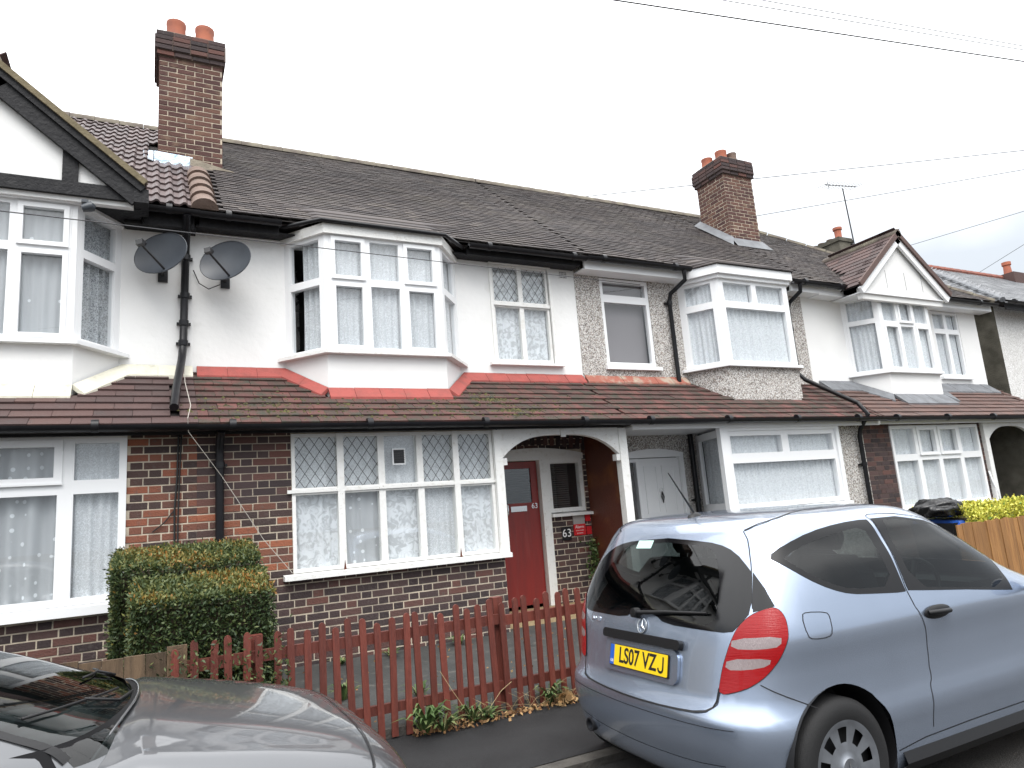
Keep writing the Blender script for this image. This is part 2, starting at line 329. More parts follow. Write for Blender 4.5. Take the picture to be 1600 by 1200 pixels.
# ------------------------------------------------------------------ pieces for houses
_brick = {}
def brick_mesh(L, H=.0635, D=.05, mat='brick'):
    k = (round(L, 3), H, mat)
    if k in _brick: return _brick[k]
    c = .004; L = L+.001; h = L/2; q = H/2
    vs = [(-h, D, -q), (h, D, -q), (h, D, q), (-h, D, q), (-h, c, -q), (h, c, -q), (h, c, q), (-h, c, q), (-h+c, 0, -q+c), (h-c, 0, -q+c), (h-c, 0, q-c), (-h+c, 0, q-c)]
    fs = [(8, 9, 10, 11), (4, 5, 9, 8), (5, 6, 10, 9), (6, 7, 11, 10), (7, 4, 8, 11), (0, 1, 5, 4), (1, 2, 6, 5), (2, 3, 7, 6), (3, 0, 4, 7)]
    me = bpy.data.meshes.new('brick'); me.from_pydata(vs, [], fs); me.materials.append(MATS[mat]); _brick[k] = me; return me
def lay_bricks(o, ux, n, W_, z0, z1, holes, parent, mat='brick', bond='flemish', limit=300, dark_below=None, stuff_mb=None, course=.075, seed=0):
    """bricks on a face that starts at o and runs W_ along ux; holes (u0,u1,z0,z1)"""
    T = frame_T(o, ux, n); rot = T.to_3x3().to_4x4(); Rb = random.Random(seed); nc = int(round((z1-z0)/course)); items = []
    for c in range(nc):
        z = z0+course*(c+.5); cells = []; u = 0.0
        if bond == 'flemish':
            seq = [.215, .1025] if c % 2 == 0 else [.1025, .056, .215]; i = 0; k = 0
            pat = []
            if c % 2: pat = [.1025, .056]
            while u < W_-.01:
                L = pat[k] if k < len(pat) else [.215, .1025][(k-len(pat)) % 2]; k += 1
                cells.append((u, min(u+L, W_))); u += L+.010
        else:
            if c % 2: cells.append((0, .1025)); u = .1125
            while u < W_-.01: cells.append((u, min(u+.215, W_))); u += .225
        for a, b in cells:
            segs = [(a, b)]
            for h0, h1, hz0, hz1 in holes:
                if hz0 < z+.02 and hz1 > z-.02:
                    ns = []
                    for p, q in segs:
                        if q <= h0 or p >= h1: ns.append((p, q)); continue
                        if p < h0: ns.append((p, h0))
                        if q > h1: ns.append((h1, q))
                    segs = ns
            for p, q in segs:
                if q-p > .025: items.append((p, q, z))
    cnt = 0
    for p, q, z in items:
        pos = T @ Vector(((p+q)/2, Rb.uniform(-.002, .002)-.005, z))
        if cnt < limit:
            mm = mat
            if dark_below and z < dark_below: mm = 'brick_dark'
            b = bpy.data.objects.new('brick', brick_mesh(round((q-p)/.0125)*.0125 if q-p > .03 else q-p, mat=mm)); COL.objects.link(b); b.parent = parent
            b.matrix_local = Matrix.Translation(pos) @ rot @ Matrix.Rotation(Rb.uniform(-.012, .012), 4, 'Y')
        elif stuff_mb is not None:
            Tm = Matrix.Translation(pos) @ rot; stuff_mb.box(-(q-p)/2, (q-p)/2, 0, .05, -.0325, .0325, Rb.random(), Tm)
        cnt += 1
def wall_face(mb, x0, x1, z0, z1, y, holes=(), reveal=.10):
    xs = sorted({x0, x1, *[v for h in holes for v in h[:2] if x0 < v < x1]}); zs = sorted({z0, z1, *[v for h in holes for v in h[2:] if z0 < v < z1]})
    for i in range(len(xs)-1):
        for j in range(len(zs)-1):
            cx, cz = (xs[i]+xs[i+1])/2, (zs[j]+zs[j+1])/2
            if any(h[0] < cx < h[1] and h[2] < cz < h[3] for h in holes): continue
            mb.quad((xs[i], y, zs[j]), (xs[i+1], y, zs[j]), (xs[i+1], y, zs[j+1]), (xs[i], y, zs[j+1]))
    for a, b, c, d in holes:
        e = y+reveal
        mb.quad((a, y, c), (b, y, c), (b, e, c), (a, e, c)); mb.quad((a, e, d), (b, e, d), (b, y, d), (a, y, d))
        mb.quad((a, e, c), (a, e, d), (a, y, d), (a, y, c)); mb.quad((b, y, c), (b, y, d), (b, e, d), (b, e, c))
def window(house, name, o, ux, n, cells, mat='upvc', t=.045, depth=.07, sill=None, label=None, leadgap=.12, glass='glass', outer=.0):
    """cells: (u0,u1,z0,z1,style) with style f fixed, o opening sash, l leaded; o at u=0, z=0"""
    T = frame_T(o, ux, n); F = MB()
    w = None
    def ring(u0, u1, z0, z1, t, y0, y1):
        F.box(u0, u1, y0, y1, z0, z0+t, T=T); F.box(u0, u1, y0, y1, z1-t, z1, T=T)
        F.box(u0, u0+t, y0, y1, z0+t, z1-t, T=T); F.box(u1-t, u1, y0, y1, z0+t, z1-t, T=T)
    panes = []
    for u0, u1, z0, z1, st in cells:
        ring(u0, u1, z0, z1, t*.62 if 'o' in st else t, 0, depth)
        tt = t
        if 'o' in st:
            ring(u0+t*.45, u1-t*.45, z0+t*.45, z1-t*.45, t*1.05, -.018, depth*.6); tt = t*1.5
            F.box(u0+t*.4, u1-t*.4, -.03, -.018, z0+t*.42, z0+t*.42+.02, T=T)
        panes.append((u0+tt-.005, u1-tt+.005, z0+tt-.005, z1-tt+.005, st))
    w = F.build(name, mat, house)
    if label: w['label'] = label
    for a, b, c, d, st in panes:
        g = MB(); g.quad(*[T @ Vector(p) for p in ((a, .032, c), (b, .032, c), (b, .032, d), (a, .032, d))]); pane = g.build('pane', glass, w)
        if 'l' in st:
            lm = MB(); W_, H_ = b-a, d-c; sx, sz = leadgap, leadgap*1.45
            for sgn in (1, -1):
                k = -30
                while k < 40:
                    # line z = c + sgn*(sz/sx)*(u-a) + k*sz
                    pts = []
                    f = lambda u: c+sgn*(sz/sx)*(u-a)+k*sz
                    u_at = lambda z: a+sgn*(z-c-k*sz)*sx/sz
                    lo, hi = sorted((u_at(c), u_at(d))); lo, hi = max(lo, a), min(hi, b)
                    if hi-lo > .01: lm.tube([T @ Vector((lo, .026, f(lo))), T @ Vector((hi, .026, f(hi)))], .003, 4, False)
                    k += 1
            lm.build('lead_lattice', 'lead_came', w)
    if sill:
        s0, s1, zb, proj, h = sill
        sm = MB(); sm.prism([(0, 0)], 0, 0) if False else None
        vs = [T @ Vector(p) for p in ((s0, depth, zb), (s1, depth, zb), (s1, -proj, zb), (s0, -proj, zb), (s0, depth, zb+h+.012), (s1, depth, zb+h+.012), (s1, -proj, zb+h-.008), (s0, -proj, zb+h-.008))]
        sm.add(vs, [(0, 1, 2, 3), (7, 6, 5, 4), (3, 2, 6, 7), (1, 0, 4, 5), (2, 1, 5, 6), (0, 3, 7, 4)]); sm.build('sill', mat, w)
    return w
def curtain(label, o, ux, n, u0, u1, z0, z1, mat='lace', back=.09, folds=14, amp=.022, group='net curtains', seed=0, sag=0.0):
    T = frame_T(o, ux, n); mb = MB(); Rc = random.Random(seed); W_ = u1-u0; nu = max(24, int(W_*70)); nz_ = 5
    ph = [Rc.uniform(0, 6.28) for _ in range(4)]; fr = folds/W_ if False else folds
    def y(u, v):
        q = u*6.2832*fr
        return back+amp*(math.sin(q+ph[0]+.6*math.sin(u*9+ph[1]))+.5*math.sin(q*.53+ph[2]+v*1.2))*(0.6+.4*(1-v))
    vs = []; fs = []
    for j in range(nz_):
        v = j/(nz_-1)
        for i in range(nu+1):
            u = i/nu; vs.append(T @ Vector((u0+W_*u+.006*math.sin(v*3+u*20), y(u, v), z0+(z1-z0)*v-(sag*math.sin(u*3.14) if j == 0 else 0))))
    for j in range(nz_-1):
        for i in range(nu): k = j*(nu+1)+i; fs.append((k, k+1, k+nu+2, k+nu+1))
    mb.add(vs, fs); ob = mb.build('net_curtain', mat, None, True); tag(ob, label, 'curtain', group); return ob
def tile_mesh(w, g, th=.014, mat='tile_red', key=None, rolls=0):
    """local x across, local y up-slope, z normal; lower edge thick"""
    k = ('t', w, g, mat, rolls)
    if k in _brick: return _brick[k]
    mb = MB(); h = w/2-.002; L = g*1.25
    if not rolls:
        mb.add([(-h, 0, 0), (h, 0, 0), (h, L, -.001), (-h, L, -.001), (-h, 0, th), (h, 0, th), (h, L, th*.6), (-h, L, th*.6)], [(3, 2, 1, 0), (4, 5, 6, 7), (0, 1, 5, 4), (1, 2, 6, 5), (3, 0, 4, 7), (2, 3, 7, 6)])
    else:
        prof = []
        for r in range(rolls):
            b = -w/2+w*r/rolls; q = w/rolls
            prof += [(b, .004), (b+q*.38, .0), (b+q*.52, .012), (b+q*.68, .030), (b+q*.84, .030), (b+q*.97, .012)]
        prof.append((w/2, .004)); m_ = len(prof)
        vs = [(x, 0, z+th) for x, z in prof]+[(x, L, z+th*.5) for x, z in prof]+[(x, 0, z-.004) for x, z in prof]
        fs = [(i, i+1, m_+i+1, m_+i) for i in range(m_-1)]+[(2*m_+i, 2*m_+i+1, i+1, i) for i in range(m_-1)]
        mb.add(vs, fs)
    me = mb.mesh('tile'); me.materials.append(MATS[mat]); _brick[k] = me; return me
def slope_T(x, y0, z0, ang):   # local x = +X, local y up the slope (towards +Y)
    return Matrix.Translation((x, y0, z0)) @ Matrix.Rotation(ang, 4, 'X')
G, U = 7.5, 8.4            # ground-floor front and upper front
PY0, PZ0, PY1, PZ1 = 7.24, 2.675, 8.4, 3.43          # canopy roof slope
PANG = math.atan2(PZ1-PZ0, PY1-PY0); PLEN = math.hypot(PZ1-PZ0, PY1-PY0)
EY, EZ, RY, RZ = 8.08, 5.25, 11.6, 8.09              # main roof
RANG = math.atan2(RZ-EZ, RY-EY); RLEN = math.hypot(RZ-EZ, RY-EY)
def bay_plan(b):   # b = (wallL, frontL, frontR, wallR, yfront)
    return [(b[0], U), (b[1], b[4]), (b[2], b[4]), (b[3], U)]
def in_bay(x, y, b, pad=.0):
    if b is None or y < b[4]-pad: return False
    t = min(1, max(0, (y-b[4])/(U-b[4]))); return b[1]+(b[0]-b[1])*t-pad < x < b[2]+(b[3]-b[2])*t+pad
def pent_roof(house, x0, x1, tw, gauge, mat, bay, seed, th=.020, jit=.02):
    Rt = random.Random(seed); bk = MB()
    for a, b in ((x0, x1),):
        bk.quad((a, PY0+.02, PZ0-.03), (b, PY0+.02, PZ0-.03), (b, PY1, PZ1-.03), (a, PY1, PZ1-.03))
        bk.quad((a, PY0+.02, PZ0-.05), (b, PY0+.02, PZ0-.05), (b, PY1+.2, PZ0-.05), (a, PY1+.2, PZ0-.05))
    roof = bk.build('canopy_roof', 'roof_under', house); n = int(PLEN/gauge)+1; me = tile_mesh(tw, gauge, th, mat)
    for c in range(n):
        d = c*gauge; off = (c % 2)*tw/2; x = x0+tw/2-(tw/2-off if c % 2 == 0 else 0)*0 + (tw/2 if c % 2 else 0)
        x = x0+tw/2+off-(tw if off else 0)
        while x < x1+tw*.5:
            cx = min(max(x, x0+tw*.5), x1-tw*.5) if (x < x0+tw*.5 or x > x1-tw*.5) else x
            py, pz = PY0+math.cos(PANG)*d, PZ0+math.sin(PANG)*d
            clip = (x < x0+tw*.4 or x > x1-tw*.4)
            if not in_bay(cx, py+.09, bay, .02) and py < PY1-.02 and not (clip and c % 2 == 0 and False):
                xx = cx
                sc = 1
                if x < x0+tw*.4: xx, sc = x0+tw*.25, .5
                elif x > x1-tw*.4: xx, sc = x1-tw*.25, .5
                if gauge*1.25+d > PLEN: sy = max(.3, (PLEN-d)/(gauge*1.25))
                else: sy = 1
                t = bpy.data.objects.new('tile', me); COL.objects.link(t); t.parent = roof
                t.matrix_local = slope_T(xx, py, pz+Rt.uniform(0, .004), PANG) @ Matrix.Rotation(Rt.uniform(-jit, jit), 4, 'Z') @ Matrix.Rotation(-.075+Rt.uniform(-.014, .014), 4, 'X') @ Matrix.Diagonal((sc, sy, 1, 1))
            x += tw
    return roof
def hip_limit(d, hipx):     # x limit of the slope at slope distance d for a hip that starts at hipx at the ridge, 16.0 at the eaves
    return 16.0+(hipx-16.0)*(d/RLEN)
def main_roof(house, x0, x1, seed, mat='tile_main', tw=.165, gauge=.10, hipx=None, under=True, back=True):
    Rt = random.Random(seed); bk = MB(); e = .03
    xa = x1 if hipx is None else 16.0; xb = x1 if hipx is None else hipx
    bk.quad((x0, EY, EZ-e), (xa, EY, EZ-e), (xb, RY, RZ-e), (x0, RY, RZ-e))
    bk.quad((xb, RY, RZ-e), (xa, 2*RY-EY, EZ-e), (x0, 2*RY-EY, EZ-e), (x0, RY, RZ-e))
    if hipx: bk.add([(16.0, EY, EZ-e), (16.0, 2*RY-EY, EZ-e), (hipx, RY, RZ-e)], [(0, 1, 2)])
    bk.quad((x0, EY+.02, EZ-.06), (xa, EY+.02, EZ-.06), (xa, 2*RY-EY, EZ-.06), (x0, 2*RY-EY, EZ-.06))
    roof = bk.build('roof', 'roof_under', house); mb = MB(); n = int(RLEN/gauge)
    for c in range(n+1):
        d = c*gauge; x = x0+(tw/2 if c % 2 else 0); wave = .012*math.sin(c*.9)
        lim = x1 if hipx is None else hip_limit(d, hipx)
        while x < lim-.02:
            a, b = max(x, x0)+.002, min(x+tw, lim)-.002
            if b-a > .03:
                T = slope_T(0, EY+math.cos(RANG)*d, EZ+math.sin(RANG)*d+Rt.uniform(-.002, .003)+.008*math.sin(x*1.3+c*.11)+.008*math.sin(x*.5-c*.2), RANG) @ Matrix.Rotation(-.06+Rt.uniform(-.016, .016), 4, 'X')
                k = Rt.random()
                k = min(1, max(0, k*.75+.16+.20*math.sin(x*1.1+c*.13)*math.sin(x*.37+c*.31)-(.5 if math.sin(x*2.3+c*.7)*math.sin(x*.9-c*.45) > .72 else 0)))
                mb.add([T @ Vector(p) for p in ((a, 0, 0), (b, 0, 0), (a, 0, .015), (b, 0, .015), (a, gauge*1.3, .009), (b, gauge*1.3, .009))], [(0, 1, 3, 2), (2, 3, 5, 4)], k)
            x += tw
    stuff(mb.build('roof_tiles', mat, roof))
    rg = MB(); x = x0; xe = x1 if hipx is None else hipx
    while x < xe-.1:
        q = min(x+.33, xe); T = Matrix.Translation((x, RY, RZ-.055)) @ Matrix.Rotation(rad(90), 4, 'Y')
        prof = [(.115*math.cos(a), .115*math.sin(a)) for a in [math.pi*i/8 for i in range(9)]]
        vs = [Vector((xx, RY+py, RZ-.06+pz*s_)) for xx, s_ in ((x, 1.0), (q-.004, 1.06)) for py, pz in prof]
        rg.add(vs, [(i, i+1, 10+i, 9+i) for i in range(8)]); x = q
    if hipx:
        k = 14
        for i in range(k):
            t0, t1 = i/k, (i+.97)/k; A = Vector((hipx, RY, RZ)); B = Vector((16.0, EY, EZ)); rg.tube([A.lerp(B, t0)+Vector((0, 0, -.01)), A.lerp(B, t1)+Vector((0, 0, .0))], .075, 8)
    rg.build('ridge_tiles', 'ridge_tile', roof, True, 40); return roof
def gutter(house, x0, x1, y, z, mat='black_plastic', r=.056, name='gutter', brackets=True):
    mb = MB(); n = 8; prof = [(y+r*math.cos(math.pi+math.pi*i/n), z+r*math.sin(math.pi+math.pi*i/n)) for i in range(n+1)]
    prof2 = [(y+(r-.006)*math.cos(math.pi+math.pi*i/n), z+(r-.006)*math.sin(math.pi+math.pi*i/n)) for i in range(n, -1, -1)]
    pr = prof+prof2; m_ = len(pr); vs = [(x0, a, b) for a, b in pr]+[(x1, a, b) for a, b in pr]
    mb.add(vs, [(i, (i+1) % m_, m_+(i+1) % m_, m_+i) for i in range(m_)])
    g = mb.build(name, mat, house, True, 50)
    if brackets:
        b = MB(); x = x0+.3
        while x < x1-.1:
            b.tube([(x-.03, y, z-.004), (x+.03, y, z-.004)], r+.004, 12); x += 1.35
        b.build('gutter_joint', mat, g, True, 50)
    return g
def downpipe(house, pts, r=.034, mat='black_plastic', collars=()):
    mb = MB(); mb.tube(pts, r, 10); p = mb.build('downpipe', mat, house, True, 50)
    c = MB()
    for q in collars:
        v = Vector(q); c.tube([v-Vector((0, 0, .03)), v+Vector((0, 0, .03))], r+.009, 10); c.box(v.x-r-.03, v.x+r+.03, v.y+r*.4, v.y+r+.03, v.z-.012, v.z+.012)
    if collars: c.build('pipe_collar', mat, p, True, 50)
    return p
def prism_plan(mb, pts, z0, z1, cap=True):
    n = len(pts); vs = [(x, y, z0) for x, y in pts]+[(x, y, z1) for x, y in pts]
    mb.add(vs, [(i, (i+1) % n, (i+1) % n+n, i+n) for i in range(n)]+([tuple(range(n-1, -1, -1)), tuple(range(n, 2*n))] if cap else []))
def facets(b):
    P = bay_plan(b); out = []
    for i in range(3):
        a, c = Vector((*P[i], 0)), Vector((*P[i+1], 0)); d = (c-a); out.append((a, d.normalized(), Vector((d.y, -d.x, 0)).normalized(), d.length))
    return out

# ------------------------------------------------------------------ ground
def sheet(name, x0, x1, y0, y1, z0, z1, mat, nx=1, ny=1, thick=0):
    mb = MB()
    for i in range(nx):
        for j in range(ny):
            f = lambda i, j: (x0+(x1-x0)*i/nx, y0+(y1-y0)*j/ny, z0+(z1-z0)*j/ny)
            mb.quad(f(i, j), f(i+1, j), f(i+1, j+1), f(i, j+1))
    if thick: mb.quad((x0, y0, z0-thick), (x1, y0, z0-thick), (x1, y0, z0), (x0, y0, z0))
    return struct(mb.build(name, mat))
KY, FY = 4.10, 5.28
sheet('ground', -400, 400, -400, 400, -.06, -.06, 'soil')
sheet('road', -90, 90, -6.0, KY, 0, 0, 'asphalt_road')
PAVZ = .045
sheet('pavement', -90, 90, KY+.125, FY+.04, PAVZ+.004, .10, 'asphalt_path')
kb = MB(); x = -20.0
while x < 30:
    kb.box(x, x+.906, KY, KY+.125, -.05, PAVZ+R.uniform(-.003, .004)); x += .914
struct(kb.build('kerb', 'kerb'))
sheet('garden_paving', -8, 24, FY+.04, G+.95, .15, .36, 'concrete', thick=.15)

# ------------------------------------------------------------------ houses
def shell(house, x0, x1, mat='interior', left=False, right=False, yb=14.9):
    """party walls, back wall, floors: closes the rooms so they stay dark"""
    mb = MB()
    for x in (x0+.06, x1-.06): mb.quad((x, U+.12, .1), (x, yb, .1), (x, yb, 5.2), (x, U+.12, 5.2))
    for x in (x0+.06, x1-.06): mb.quad((x, G+.12, .1), (x, U+.12, .1), (x, U+.12, 2.62), (x, G+.12, 2.62))
    mb.quad((x0, yb, .1), (x1, yb, .1), (x1, yb, 5.25), (x0, yb, 5.25)); mb.quad((x0+.06, U+.12, 2.95), (x1-.06, U+.12, 2.95), (x1-.06, yb, 2.95), (x0+.06, yb, 2.95))
    mb.quad((x0+.06, U+.9, .1), (x1-.06, U+.9, .1), (x1-.06, U+3.5, 5.2), (x0+.06, U+3.5, 5.2)) if False else None
    mb.quad((x0+.06, U+3.2, .1), (x1-.06, U+3.2, .1), (x1-.06, U+3.2, 5.2), (x0+.06, U+3.2, 5.2))
    mb.quad((x0+.06, G+.14, .33), (x1-.06, G+.14, .33), (x1-.06, yb, .33), (x0+.06, yb, .33))
    return mb.build('inner_walls', mat, house)
def bay_body(house, b, z0, z1, apron_mat, top_mat, wz0, wz1, zfas):
    P = bay_plan(b); mb = MB(); prism_plan(mb, [(x, y+.004) for x, y in P]+[(b[3], U+.25), (b[0], U+.25)], z0, wz0-.03); ap = mb.build('bay_apron', apron_mat, house)
    f = MB(); o = .05; Q = [(P[0][0]-o, U+.1), (P[0][0]-o, U), (P[1][0]-o*.4, P[1][1]-o), (P[2][0]+o*.4, P[2][1]-o), (P[3][0]+o, U), (P[3][0]+o, U+.1)]
    prism_plan(f, Q, wz1, zfas); f.build('bay_fascia', top_mat, house); return ap
def bay_roof(house, b, z, mat='tile_main', over=.11, rise=.16):
    P = bay_plan(b); o = over; A = [(P[0][0]-o, U-.02), (P[1][0]-o*.5, P[1][1]-o), (P[2][0]+o*.5, P[2][1]-o), (P[3][0]+o, U-.02)]; mb = MB()
    top = [(x, 8.52) for x in (P[0][0]-o-.1, P[1][0], P[2][0], P[3][0]+o+.1)]; zt = EZ+.02+(8.52-EY)*math.tan(RANG)+.012
    k = 5
    for s in range(3):
        for j in range(k):
            t0, t1 = j/k, (j+1)/k
            L = lambda i, t, lift: (A[i][0]+(top[i][0]-A[i][0])*t, A[i][1]+(top[i][1]-A[i][1])*t, z+(zt-z)*t**1.25+lift)
            mb.add([L(s, t0, .012), L(s+1, t0, .012), L(s+1, t1, .0), L(s, t1, .0), L(s, t0, -.006), L(s+1, t0, -.006)], [(0, 1, 2, 3), (4, 5, 1, 0)], R.random())
    return mb.build('bay_roof', mat, house)
def bay_windows(house, b, z0, z1, specs, mat, labels, cur, sillmat=None, sillproj=.07, t=.045, post=.05, name='window'):
    for i, (o, d, n, L) in enumerate(facets(b)):
        cells = [(post+(L-2*post)*a, post+(L-2*post)*c, z0+(z1-z0)*e_, z0+(z1-z0)*f_, s) for a, c, e_, f_, s in specs[i]]
        w = window(house, name, o, d, n, cells, mat, t=t, depth=.07, label=None)
        boxes('corner_post', mat, w, [(u+.001, u+post-.001, .002, .10, z0, z1) for u in (0, L-post)], frame_T(o, d, n))
        if cur[i]: kw = dict(cur[i]); u0_ = kw.pop('u0_', .06); curtain(labels[i], o, d, n, u0_, L-.06, z0+.03, z1-.03, **kw)
    P = bay_plan(b); o = sillproj
    sp = MB(); Q = [(P[0][0]-.10, U+.02), (P[0][0]-.09, U-.03), (P[1][0]-o*.5, P[1][1]-o), (P[2][0]+o*.5, P[2][1]-o), (P[3][0]+.09, U-.03), (P[3][0]+.10, U+.02)]
    prism_plan(sp, Q, z0-.045, z0-.002); sp.build('sill', sillmat or mat, house)
F2 = lambda v: [(0, 1, 0, v, 'f'), (0, 1, v, 1, 'f')]

# ---- No. 63 (middle house)
h63 = thing('terraced_house', 'white rendered middle house with red door, red-edged canopy roof and leaded brick-level window', 'house', (3.0, 8.4, .2))
BAY63 = (1.41, 1.79, 3.25, 3.66, 7.90)
shell(h63, .40, 5.58)
mb = MB(); wall_face(mb, .40, 5.58, 2.9, 5.25, U, [(1.45, 3.62, 3.5, 5.1), (4.19, 5.14, 3.66, 5.12)]); w63 = mb.build('upper_wall', 'render', h63)
mb = MB(); wall_face(mb, .40, 3.66, .15, 2.66, G, [(1.29, 3.59, 1.16, 2.60)], .1); mb.quad((3.66, G, .15), (3.66, U, .15), (3.66, U, 2.66), (3.66, G, 2.66)); g63 = mb.build('front_wall', 'mortar', h63)
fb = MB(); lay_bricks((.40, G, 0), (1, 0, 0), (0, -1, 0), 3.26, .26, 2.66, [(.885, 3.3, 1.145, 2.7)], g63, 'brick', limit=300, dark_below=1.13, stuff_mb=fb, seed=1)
if fb.v: stuff(fb.build('bricks', 'brick_far', g63))
mb = MB(); wall_face(mb, 3.66, 5.56, .2, 2.66, U, [(3.88, 4.80, .3, 2.34), (4.80, 5.40, 1.54, 2.34)], .12); pw = mb.build('porch_wall', 'mortar', h63)
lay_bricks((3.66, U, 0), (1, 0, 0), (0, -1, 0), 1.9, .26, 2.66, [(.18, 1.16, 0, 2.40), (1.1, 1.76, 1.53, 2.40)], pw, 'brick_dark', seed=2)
wb = MB()     # soldier arch over the porch door
ar = []
for i in range(17):
    t = i/16; a = -.5+t; x = 4.64+a*1.66; z = 2.42+.085*(1-(2*a)**2)
    ob = bpy.data.objects.new('brick', brick_mesh(.2, mat='brick_dark')); COL.objects.link(ob); ob.parent = pw
    ob.matrix_local = Matrix.Translation((x, U-.014, z+.10)) @ Matrix.Rotation(rad(90)+a*.35, 4, 'Y')
# render strip up to the party line with 65, porch side panel, posts and arch
mb = MB(); mb.box(5.475, 5.58, 7.56, U, .25, 2.62); mb.build('porch_side_panel', 'porch_brown', h63)
mb = MB(); mb.box(5.40, 5.52, 7.44, 7.55, .3, 2.60); mb.build('porch_post', 'timber_white', h63)
mb = MB(); mb.box(3.595, 3.70, 7.43, 7.52, 1.17, 2.60); mb.build('porch_post', 'timber_white', h63)
mb = MB(); N = 18; top = 2.62; x0, x1 = 3.70, 5.40
pts = [(x0, top)]+[(x0+(x1-x0)*i/N, 2.26+.27*(1-abs(2*i/N-1)**3.2)) for i in range(N+1)]+[(x1, top)]
for i in range(N):
    a, b_ = pts[1+i], pts[2+i]; mb.prism([(a[0], a[1]), (b_[0], b_[1]), (b_[0], top), (a[0], top)], 7.455, 7.53)
mb.box(4.53, 4.60, 7.44, 7.455, 2.50, 2.60); mb.box(x0, x0+.06, 7.45, 7.54, 2.18, 2.262); mb.box(x1-.06, x1, 7.45, 7.54, 2.18, 2.262)
mb.build('porch_arch', 'timber_white', h63)
mb = MB(); mb.box(3.7, 5.47, 7.55, U, 2.625, 2.645); mb.build('porch_ceiling', 'timber_black', h63)
# ground window
o = Vector((1.29, G-.015, 0)); xs = [0, .505, .95, 1.395, 1.83, 2.30]
cells = [(xs[i], xs[i+1], 2.0, 2.60, 'f' if i == 2 else 'fl') for i in range(5)]+[(xs[i], xs[i+1], 1.19, 2.0, 'f') for i in range(5)]
wg = window(h63, 'window', o, (1, 0, 0), (0, -1, 0), cells, 'timber_white', t=.036, depth=.09, sill=(-.10, 2.42, 1.125, .09, .055), leadgap=.105)
wg['label'] = 'five-light timber window with diamond leaded top lights and peeling white paint'
mb = MB(); mb.box(1.24, 3.60, G-.035, G-.02, 1.985, 2.02)
for x in (1.79, 3.115): mb.box(x-.035, x+.035, G-.034, G-.018, 1.19, 2.6)
mb.build('mullion', 'timber_white', wg)
mb = MB(); mb.box(2.37, 2.52, G-.006, G+.004, 2.24, 2.42); v = mb.build('vent', 'upvc', wg)
mb = MB()
for i in range(6): mb.box(2.385, 2.505, G-.018, G-.008, 2.262+i*.025, 2.270+i*.025, T=None)
mb.box(2.385, 2.505, G-.0075, G-.0062, 2.255, 2.405); mb.build('vent_slats', 'dark_metal', wg)
for x in (1.80, 3.10):
    mb = MB(); mb.prism([(x-.012, 1.17), (x+.018, 1.17), (x+.004, 1.28)], G-.040, G-.035); mb.build('rotten_patch', 'porch_brown', wg)
for (a, b_, mt, fo, lb) in ((.02, .50, 'lace_floral', 5, 'first light from the left'), (.56, .98, 'lace', 4, 'second light from the left'), (.99, 1.40, 'lace_floral', 2, 'centre light'), (1.41, 1.80, 'lace_fine', 5, 'fourth light, hanging askew'), (1.85, 2.28, 'lace_floral', 5, 'rightmost light')):
    curtain('white lace net behind the %s of the brick-level leaded window' % lb, o, (1, 0, 0), (0, -1, 0), a, b_, 1.22, 2.0, mat=mt, folds=fo, amp=.012, back=.095, seed=int(a*100), group='lace nets of the leaded window')
curtain('thin lace net behind the leaded top lights beside the red door porch', o, (1, 0, 0), (0, -1, 0), .02, 2.28, 2.02, 2.58, mat='net_plain', folds=14, amp=.015, back=.12, seed=5, group='lace nets of the leaded window')
# small upper window
o = Vector((4.19, U+.02, 0)); wu = window(h63, 'window', o, (1, 0, 0), (0, -1, 0), [(.02, .475, 4.52, 5.09, 'fl'), (.475, .93, 4.52, 5.09, 'fl'), (.02, .475, 3.68, 4.50, 'f'), (.475, .93, 3.68, 4.50, 'f')], 'timber_white', t=.034, sill=(-.10, 1.06, 3.615, .10, .045), leadgap=.115)
wu['label'] = 'timber sash window with leaded upper sash'
mb = MB(); mb.box(4.165, 5.165, U-.03, U+.01, 5.09, 5.13); mb.box(4.165, 4.205, U-.025, U+.01, 3.67, 5.09); mb.box(5.125, 5.165, U-.025, U+.01, 3.67, 5.09); mb.box(4.21, 5.12, U-.005, U+.018, 4.485, 4.53); mb.build('casing', 'timber_white', wu)
curtain('patterned lace net in the small leaded sash window upstairs', o, (1, 0, 0), (0, -1, 0), .03, .92, 3.70, 5.08, mat='lace_floral', folds=9, amp=.014, seed=8)
# vent
mb = MB(); mb.box(5.32, 5.46, U-.008, U, 4.96, 5.07); vt = mb.build('air_brick', 'render', h63); mb = MB()
for i in range(5):
    for j in range(4): mb.box(5.332+i*.025, 5.346+i*.025, U-.0105, U-.0085, 4.972+j*.025, 4.986+j*.025)
mb.build('vent_holes', 'gap', vt)
bay_body(h63, BAY63, 2.75, 5.2, 'render_clean', 'timber_white', 3.62, 5.04, 5.16)
spec_c = [(0, .33, 0, .60, 'o'), (.33, .66, 0, .60, 'f'), (.66, 1, 0, .60, 'o'), (0, .33, .60, 1, 'o'), (.33, .66, .60, 1, 'f'), (.66, 1, .60, 1, 'o')]
bay_windows(h63, BAY63, 3.62, 5.04, [F2(.60), spec_c, F2(.60)], 'upvc', ['white net with a lilac drape in the left side of the middle bay window', 'ribbed lace net across the front of the middle upstairs bay window', 'sheer net in the narrow right side of the middle upstairs bay window'],
            [dict(mat='lace_fine', folds=4, seed=11, amp=.03, u0_=.20), dict(mat='lace_fine', folds=17, amp=.014, seed=12), dict(mat='net_plain', folds=5, seed=13)], sillmat='timber_white', sillproj=.08)
bay_roof(h63, BAY63, 5.19, over=.07)
